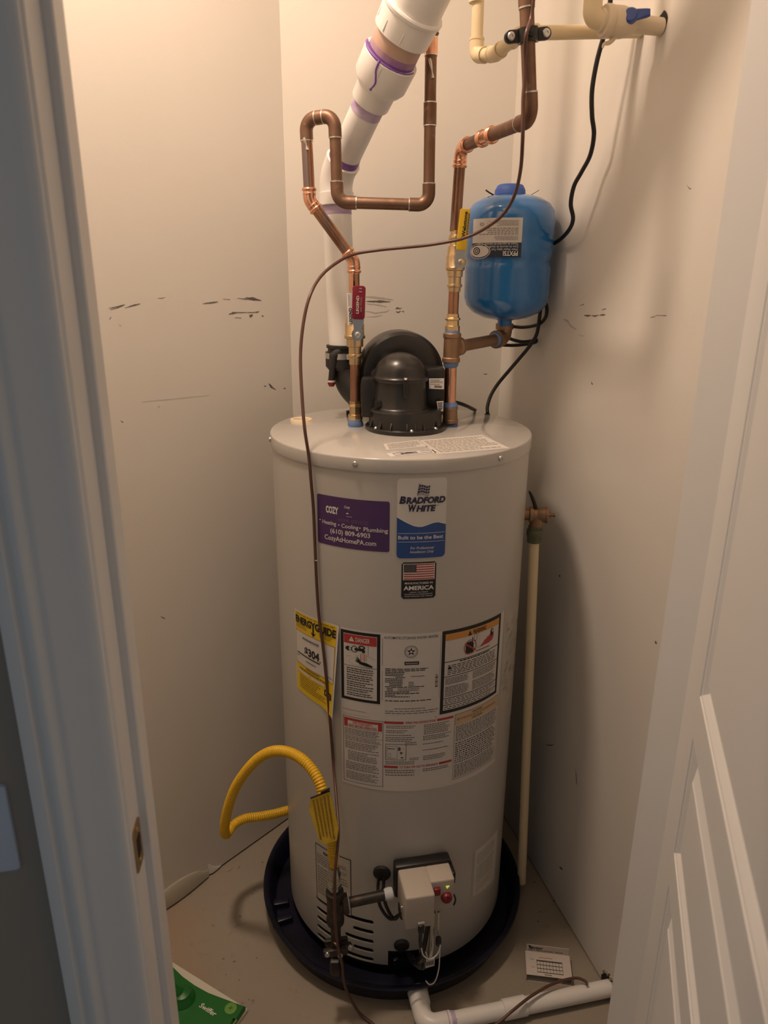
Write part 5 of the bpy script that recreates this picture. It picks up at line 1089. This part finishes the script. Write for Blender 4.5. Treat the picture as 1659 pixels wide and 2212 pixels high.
# ================================================================== GAS CONTROL
gn = Vector((math.sin(R_(11)), -math.cos(R_(11)), 0)); gt = Vector((-gn.y, gn.x, 0)); GC = Vector((TX, TY, 0))
gv = thing('gas_control', GC + gn * .335 + UP * .245, 'off-white gas control box with red knobs on the front of the heater', 'gas control')
def G(t, r, z): return GC + gt * t + gn * r + UP * z
ZT = .345
bm = B(); box(bm, G(-.002, .2895, .310), .125, .026, .085, gt, gn, UP, bev=.005); obj('mounting_bracket', bm, 'black', gv)
bm = B(); box(bm, G(.059, .305, .325), .010, .045, .030, gt, gn, UP, bev=.003); obj('bracket_lug', bm, 'black', gv)
bm = B(); box(bm, G(-.0270, .3375, ZT - .0425), .063, .083, .085, gt, gn, UP, bev=.0045, seg=3); body = obj('housing', bm, 'vwhite', gv)
bm = B(); box(bm, G(.0285, .3210, ZT - .040), .054, .052, .080, gt, gn, UP, bev=.004, seg=3); pn = obj('control_panel', bm, 'vwhite', gv)
bm = B(); box(bm, G(.0165, .3490, ZT - .024), .014, .010, .018, gt, gn, UP, bev=.002); obj('push_button', bm, 'red_plastic', pn, 'dark red push button')
bm = B(); lathe(bm, [(.0120, 0), (.0118, .006), (.0100, .009), (.0, .009)], G(.0380, .3470, ZT - .045), gn, 24); kn = obj('temperature_knob', bm, 'red_plastic', pn, 'dark red round knob')
bm = B(); box(bm, G(.0380, .3570, ZT - .045), .003, .004, .016, gt + UP * .6, gn, UP - gt * .6, bev=.0008); obj('knob_pointer', bm, 'red_plastic', kn) if False else obj('knob_pointer', bm, 'red_plastic', pn)
bm = B(); prism(bm, [(-.0042, .003), (.0042, .003), (.001, -.0012), (-.001, -.004)], .0012, G(.0400, .3472, ZT - .019), gt, UP, gn); obj('status_lamp', bm, 'led', pn, 'glowing yellow-green status lamp', smooth=False)
bm = B(); box(bm, G(.040, .3462, ZT - .071), .010, .001, .0035, gt, gn, UP); obj('panel_mark', bm, 'ink', pn)
bm = B(); box(bm, G(.058, .318, ZT - .035), .006, .012, .014, gt, gn, UP, bev=.0015); box(bm, G(.058, .322, ZT - .062), .006, .012, .012, gt, gn, UP, bev=.0015); obj('side_tabs', bm, 'jacket', gv)
bm = B(); tube(bm, spline([G(.060, .330, ZT - .060), G(.063, .335, ZT - .070), G(.058, .340, ZT - .078), G(.052, .338, ZT - .080)], 5), .0018, 8); obj('side_lead', bm, 'black', gv)
bm = B(); box(bm, G(-.0245, .3800, ZT - .083), .012, .012, .022, gt, gn, UP, bev=.002); obj('plug', bm, 'black', gv)
bm = B(); box(bm, G(-.0245, .3790, ZT - .070), .0145, .006, .006, gt, gn, UP, bev=.001); obj('plug_latch', bm, 'white', gv)
bm = B(); lathe(bm, [(.0040, 0), (.0040, .003), (.002, .004), (0, .004)], G(-.059, .352, ZT - .050), -gt, 12); obj('side_screw', bm, 'steel', gv)
bm = B(); box(bm, G(-.048, .330, .262), .026, .030, .024, gt, gn, UP, bev=.004); obj('cable_plug', bm, 'rubber', gv)
# tubes and leads going down to the burner
def Gs(l, r, name, m, lab=None, n=12): bm = B(); tube(bm, spline([G(*p) for p in l], 8), r, n); return obj(name, bm, m, gv, lab)
Gs([(.010, .345, .262), (.010, .345, .200), (.009, .345, .150), (.004, .342, .112), (-.008, .325, .085), (-.020, .290, .068), (-.024, .262, .062)], .0062, 'burner_tube', 'steel', 'bent grey burner tube', 16)
Gs([(.002, .338, .262), (.001, .338, .215), (-.004, .336, .160), (-.012, .330, .120), (-.022, .310, .085), (-.028, .265, .070)], .0050, 'sensor_tube', 'black')
Gs([(.022, .348, .262), (.022, .350, .215), (.022, .350, .205)], .0030, 'pilot_tube', 'steel')
Gs([(-.0245, .378, .248), (-.0235, .375, .215), (-.017, .372, .180), (-.010, .368, .150), (-.012, .362, .125)], .0040, 'ignition_lead', 'black')
Gs([(-.0225, .378, .205), (-.018, .383, .188), (-.005, .388, .181), (.010, .384, .184), (.018, .378, .192), (.022, .370, .194)], .0014, 'white_tie_wire', 'white_ink')
Gs([(.0235, .362, .186), (.0240, .362, .150), (.0225, .362, .110), (.015, .362, .080), (.004, .360, .072), (-.004, .356, .080)], .0014, 'white_wire', 'white_ink')
Gs([(-.012, .378, .190), (-.008, .376, .175), (-.009, .372, .160)], .0012, 'thin_lead', 'white_ink')
bm = B(); c = G(.020, .362, .196); box(bm, c, .012, .012, .022, gt, gn, UP, bev=.004); obj('cable_clip', bm, 'black', gv)
fl0, fl1 = G(-.010, .372, .148), G(.010, .372, .150)
f = lambda u, v, h: fl0.lerp(fl1, u) + UP * (v * .022 - .010) + gn * h
D = Print(f); D.step = 1; D.rect(0, 0, 1, 1, 'white'); D.lines(.05, .1, .95, .9, 1, 'grey_ink', 1, .7, .05); D.done('flag_tag', gv, 'small white flag tag on the leads')
bm = B(); lathe(bm, [(.0175, 0), (.0175, .009), (.013, .013), (0, .013)], cyl(2.5, .098, RJ - .006), cyl(2.5, 0, 1) - cyl(2.5, 0, 0), 24); obj('burner_port', bm, 'rubber', gv)
bm = B(); box(bm, G(-.030, .268, .050), .060, .018, .014, gt, gn, UP, bev=.003); obj('manifold_bracket', bm, 'pan', gv)
for i in range(4):
    bm = B(); box(bm, G(-.052 + i * .013, .275, .060), .005, .010, .008, gt, gn, UP, bev=.001); obj('manifold_lug', bm, 'rubber', gv)
# round black grommet with two leads
gg = thing('lead_grommet', cyl(-7.1, .305, RJ), 'round black grommet with two black leads left of the gas control box', 'grommet')
n_ = (cyl(-7.1, 0, 1) - cyl(-7.1, 0, 0)).normalized(); bm = B(); lathe(bm, [(.0195, -.001), (.0195, .003), (.017, .006), (.012, .007), (.0, .007)], cyl(-7.1, .305, RJ), n_, 32); obj('grommet', bm, 'rubber', gg)
for (o, e) in ((-.006, 0), (.006, .006)):
    c = cyl(-7.1, .300, RJ + .006) + Vector((o, 0, 0)); bm = B()
    tube(bm, spline([c, c + Vector((-.002, -.010, -.020)), at(822 + o * 900, 1925, 1.215), at(828 + o * 1100, 1958, 1.205), at(848 + o * 700, 1985, 1.20), G(-.055, .335, .262 + e)], 8), .0036, 10); obj('lead', bm, 'cord', gg)

# ================================================================== RELIEF VALVE + DISCHARGE PIPE
rva = at(1153, 1140, 1.50); YR = 1.50
rel = thing('relief_valve', at(1127, 1903, YR), 'brass relief valve with long cream discharge pipe hanging down the right side of the heater', 'valve')
cR = lambda px, py: at(px, py, YR)
hbv = cR(1164, 1112); inl = (Vector((TX, TY, hbv.z)) - hbv).normalized()
bm = B(); lathe(bm, [(.0135, -.016), (.0150, -.015), (.0150, .004), (.0185, .005), (.0185, .012), (.0130, .014), (.0130, .05)], hbv + inl * .008, inl, 24); obj('inlet', bm, 'copper_old', rel) if False else obj('inlet', bm, 'bronze', rel)
bm = B(); xa = Vector((1, -.12, .02)).normalized(); lathe(bm, [(.0120, -.019), (.0140, -.018), (.0150, -.010), (.0150, -.004), (.0165, -.002), (.0165, .014), (.0185, .0145), (.0185, .0185), (.0150, .020), (.0060, .0215), (.0, .0215)], hbv, xa, 28); tube(bm, [hbv, hbv + (cR(1156, 1138) - hbv) * .6, cR(1156, 1138)], [.0150, .0150, .0130], 24); obj('valve_body', bm, 'bronze', rel)
bm = B(); lathe(bm, [(.0050, .0), (.0050, .005), (.0032, .006), (.0032, .010), (.0045, .011), (.0045, .014), (.0, .0145)], hbv + xa * .021, xa, 14); obj('test_stem', bm, 'copper_mid', rel)
bm = B(); pts = spline([cR(1158, 1100), cR(1154, 1086), cR(1149, 1073), cR(1143, 1060)], 5); tube(bm, pts, [.0048, .0046, .0045, .0044, .0043, .0042, .0041, .0040, .0040, .0040, .0038, .0036, .0034, .003, .0025, .001], 10); obj('black_lead', bm, 'cord', rel, 'black curved lead above the valve')
bm = B(); tube(bm, [cR(1155.5, 1136), cR(1155.2, 1142)], .0145, 20); tube(bm, [cR(1155.2, 1142), cR(1155.0, 1148), cR(1154.6, 1155), cR(1154.5, 1157), cR(1154, 1170)], [.0165, .0180, .0180, .0165, .0160], 24); obj('drain_adapter', bm, 'green_brass', rel, 'greenish brass adapter')
bm = B(); tube(bm, [cR(1154, 1166), cR(1126.5, 1905)], .0112, 22, caps=False); tube(bm, [cR(1126.5, 1905), cR(1126.6, 1900)], .0095, 22, caps=False); obj('discharge_pipe', bm, 'cpvc', rel, 'long cream plastic discharge pipe')

# ================================================================== WHITE DRAIN PIPE ON THE FLOOR
dq = thing('floor_drain_pipe', atz(912, 2180, 0), 'white plastic drain pipe along the floor from the pan to the right wall', 'pipe')
p_a = atz(905, 2146, .040); a_dir = Vector((p_a.x - PX_, p_a.y - PY_, 0)).normalized()
g0 = Vector((PX_, PY_, .030)) + a_dir * .305; g1 = Vector((PX_, PY_, .030)) + a_dir * .385
zz_ = .0215; h0p = atz(1110, 2178, zz_); h1p = atz(1318, 2134, zz_); hd2 = (h1p - h0p).normalized()
# corner where the pan outlet meets the long run
den = a_dir.x * hd2.y - a_dir.y * hd2.x; tt_ = ((h0p.x - g0.x) * hd2.y - (h0p.y - g0.y) * hd2.x) / den; cn_ = Vector((g0.x + a_dir.x * tt_, g0.y + a_dir.y * tt_, .0235))
endp = h1p + hd2 * .05
arc3, t3 = arc_pts(cn_, a_dir, hd2, .026, 10)
bm = B(); tube(bm, [g0 + a_dir * .012, g0 + a_dir * .045], [.0235, .0220], 28); obj('pan_fitting', bm, 'pvc', dq)
bm = B(); tube(bm, [arc3[0] - a_dir * .026, arc3[0] - a_dir * .006] + arc3 + [arc3[-1] + hd2 * .006, arc3[-1] + hd2 * .030], .0208, 28); obj('elbow', bm, 'pvc', dq)
bm = B(); tube(bm, [arc3[0] - a_dir * .030, arc3[0] - a_dir * .022], .0213, 28); obj('primer_band', bm, 'purple_wash', dq)
bm = B(); tube(bm, [arc3[-1] + hd2 * .022, arc3[-1] + hd2 * .040], [.0212, .0186], 28); obj('primer_band', bm, 'purple_wash', dq)
bm = B(); tube(bm, [arc3[-1], endp], .0178, 32); obj('pipe', bm, 'pvc', dq)
cpc = (h0p - cn_).dot(hd2); bm = B(); tube(bm, [cn_ + hd2 * (cpc - .026), cn_ + hd2 * (cpc - .0255), cn_ + hd2 * (cpc + .0265), cn_ + hd2 * (cpc + .027)], [.0190, .0206, .0206, .0190], 32); obj('coupling', bm, 'pvc', dq)
for s_ in (.055, .062, .068): 
    bm = B(); c = cn_ + hd2 * s_ + Vector((0, -.010, .0150)); box(bm, c, .005, .0006, .0016, hd2, Vector((0, -.55, .83)), UP); obj('printed_mark', bm, 'grey_ink', dq)
bm = B(); c = h1p + hd2 * .0; n2 = nR
hp_ = onplane(1314, 2128, RC, nR)
face(bm, [bm.verts.new(hp_ + (dR * math.cos(R_(a_)) * random.uniform(.022, .030) + UP * math.sin(R_(a_)) * random.uniform(.024, .036)) + nR * .0006) for a_ in range(0, 360, 20)]); obj('wall_hole', bm, 'dark', wr, 'ragged hole round the floor pipe', smooth=False)
for i in range(9):
    a_ = R_(40 + i * 22); c = hp_ + (dR * math.cos(a_) * .027 + UP * math.sin(a_) * .032) + nR * .002; bm = B(); s_ = random.uniform(.003, .007)
    box(bm, c, s_, s_ * .6, s_ * 1.3, Vector((1, random.uniform(-1, 1), 0)), Vector((0, 1, .2)), Vector((random.uniform(-.4, .4), 0, 1))); obj('plaster_crumb', bm, 'board', wr, smooth=False)

# ================================================================== SMALL WHITE CARD BOX (pest trap) ON THE FLOOR
b0, b1 = atz(1137, 2119, .0), atz(1234.5, 2131, .0); Xc = (b1 - b0).normalized(); Yc = Vector((-Xc.y, Xc.x, 0)); Wc = (b1 - b0).length; Hc, Dc = .020, .062
trap = thing('trap_box', b0 + Xc * Wc / 2, 'small white card pest trap box with a dotted grid on the floor at right', 'box')
def T3(x, y, z): return b0 + Xc * x + Yc * y + UP * z
bm = B()
for q in (((0, 0, Hc), (Wc, 0, Hc), (Wc, Dc, Hc), (0, Dc, Hc)), ((0, 0, Hc), (0, Dc, Hc), (0, Dc, .001), (0, 0, .001)), ((Wc, 0, Hc), (Wc, 0, .001), (Wc, Dc, .001), (Wc, Dc, Hc)), ((0, 0, .001), (0, Dc, .001), (Wc, Dc, .001), (Wc, 0, .001))):
    a = [Vector(p) for p in q]; n_ = (a[1] - a[0]).cross(a[3] - a[0]).normalized() * .0008
    lo = [bm.verts.new(T3(*p)) for p in a]; hi = [bm.verts.new(T3(*(p + n_))) for p in a]
    face(bm, lo[::-1]); face(bm, hi)
    for i in range(4): face(bm, (lo[i], lo[(i + 1) % 4], hi[(i + 1) % 4], hi[i]))
obj('tunnel', bm, 'card', trap, smooth=False)
bm = B(); box(bm, T3(Wc / 2, Dc + .0006, .0205), Wc - .004, .0012, .041, Xc, Yc, UP); obj('back_flap', bm, 'card', trap, smooth=False)
bm = B(); box(bm, T3(Wc * .75, .002, .010), .010, .001, .018, Xc, Yc, UP); obj('front_flap', bm, 'card', trap, smooth=False)
D = Print(lambda u, v, h: T3(u * Wc, v * Dc, Hc + .0009 + h), .0002, .0002); D.step = 1
for i in range(9): u = .24 + i * .071; D.rect(u, .14, u + .007, .62, 'ink', 1)
for j in range(4): v = .14 + j * .155; D.rect(.24, v, .815, v + .022, 'ink', 1)
D.lines(.24, .62, .82, .67, 1, 'ink', 1, .6, .02, (.05, .06)); D.lines(.30, .75, .62, .79, 1, 'red_ink', 1, .5, .1); D.lines(.1, .65, .2, .68, 1, 'grey_ink', 1); D.lines(.1, .32, .22, .35, 1, 'red_ink', 1, .5); D.lines(.40, .04, .56, .09, 1, 'grey_ink', 1, .8, .02); D.done('printed_grid', trap)
D = Print(lambda u, v, h: T3(u * Wc, Dc - h, v * .041), .0002, .0002); D.step = 1
D.text('Victor', .06, .40, .74, .16, 'ink', 1, .04, .15); D.poly([(.05, .98), (.10, .98), (.155, .72), (.115, .72)], 'ink', 2); D.text('PEST MONITOR TRAP', .06, .85, .60, .075, 'ink', 1, .02); D.done('printed_name', trap)

# ================================================================== GREEN FLOOR MOP (head only in view)
m1, m2, m3 = atz(371, 2075, .022), atz(528, 2173, .022), atz(494, 2212, .022)
Xm = (m2 - m1).normalized(); Ym = (m3 - m2); Ym = (Ym - Xm * Ym.dot(Xm)).normalized(); Lm, Wm = .262, .112
mop = thing('floor_mop', Vector(((m2 - Xm * Lm / 2 + Ym * Wm / 2).x, (m2 - Xm * Lm / 2 + Ym * Wm / 2).y, 0)), 'green floor mop head with white cloth lying by the left door jamb', 'mop')
def Mo(x, y, z): return Vector((m2.x, m2.y, 0)) - Xm * x + Ym * y + UP * z
bm = B()
ou = [(-.002, -.001), (.05, .010), (.09, .017), (.13, .019), (.17, .017), (.21, .010), (.262, -.001), (.266, .056), (.262, .114), (.21, .108), (.13, .102), (.05, .108), (-.002, .114), (-.006, .056)]
prism(bm, ou, .012, Mo(0, 0, .010), -Xm, Ym, UP, bev=.003); head = obj('head_plate', bm, 'green', mop)
bm = B(); ou2 = [(-.004, -.006), (.266, -.006), (.268, .118), (-.006, .118)]; prism(bm, ou2, .009, Mo(0, 0, .001), -Xm, Ym, UP, bev=.003); obj('cloth_pad', bm, 'cloth', mop, 'white disposable cloth')
for (x, y) in ((.022, .020), (.240, .020), (.022, .092), (.240, .092)):
    bm = B(); lathe(bm, [(.0135, 0), (.0132, .0012), (0, .0016)], Mo(x, y, .0222), (0, 0, 1), 24); gr = obj('cloth_gripper', bm, 'light_green', mop)
    bm = B(); box(bm, Mo(x, y, .0240), .010, .0012, .0006); box(bm, Mo(x, y, .0240), .0012, .010, .0006); obj('gripper_slit', bm, 'green', gr)
bm = B(); box(bm, Mo(-.001, .056, .019), .012, .05, .006, Xm, Ym, UP, bev=.002); obj('end_bumper', bm, 'light_green', mop)
jb = Mo(.131, .056, .022)
bm = B(); lathe(bm, [(.029, 0), (.028, .004), (.022, .010), (.019, .020), (.0, .026)], jb, (0, 0, 1), 32); obj('swivel_base', bm, 'green', mop)
jd_ = Vector((-.78, -.10, .62)).normalized(); bm = B(); tube(bm, [jb + UP * .012, jb + UP * .018 + jd_ * .03, jb + UP * .018 + jd_ * .09], [.012, .013, .0115], 20); obj('swivel_neck', bm, 'green', mop)
pe = jb + UP * .018 + jd_ * .09; bm = B(); tube(bm, [pe - jd_ * .01, pe + jd_ * .52], .0105, 16); obj('pole', bm, 'steel', mop)
D = Print(lambda u, v, h: Mo(u, v, .0222 + h), .0003); D.text('Swiffer', .098, .058, .040, -.0075, 'white_ink', 1, .012, .25) if False else None
D2 = Print(lambda u, v, h: Mo(.060 - u, .052 + v, .0222 + h), .0004); D2.text('Swiffer', -.026, .020, .0, -.0105, 'white_ink', 1, .015, .2); D.bm.free(); D2.done('printed_name', mop)
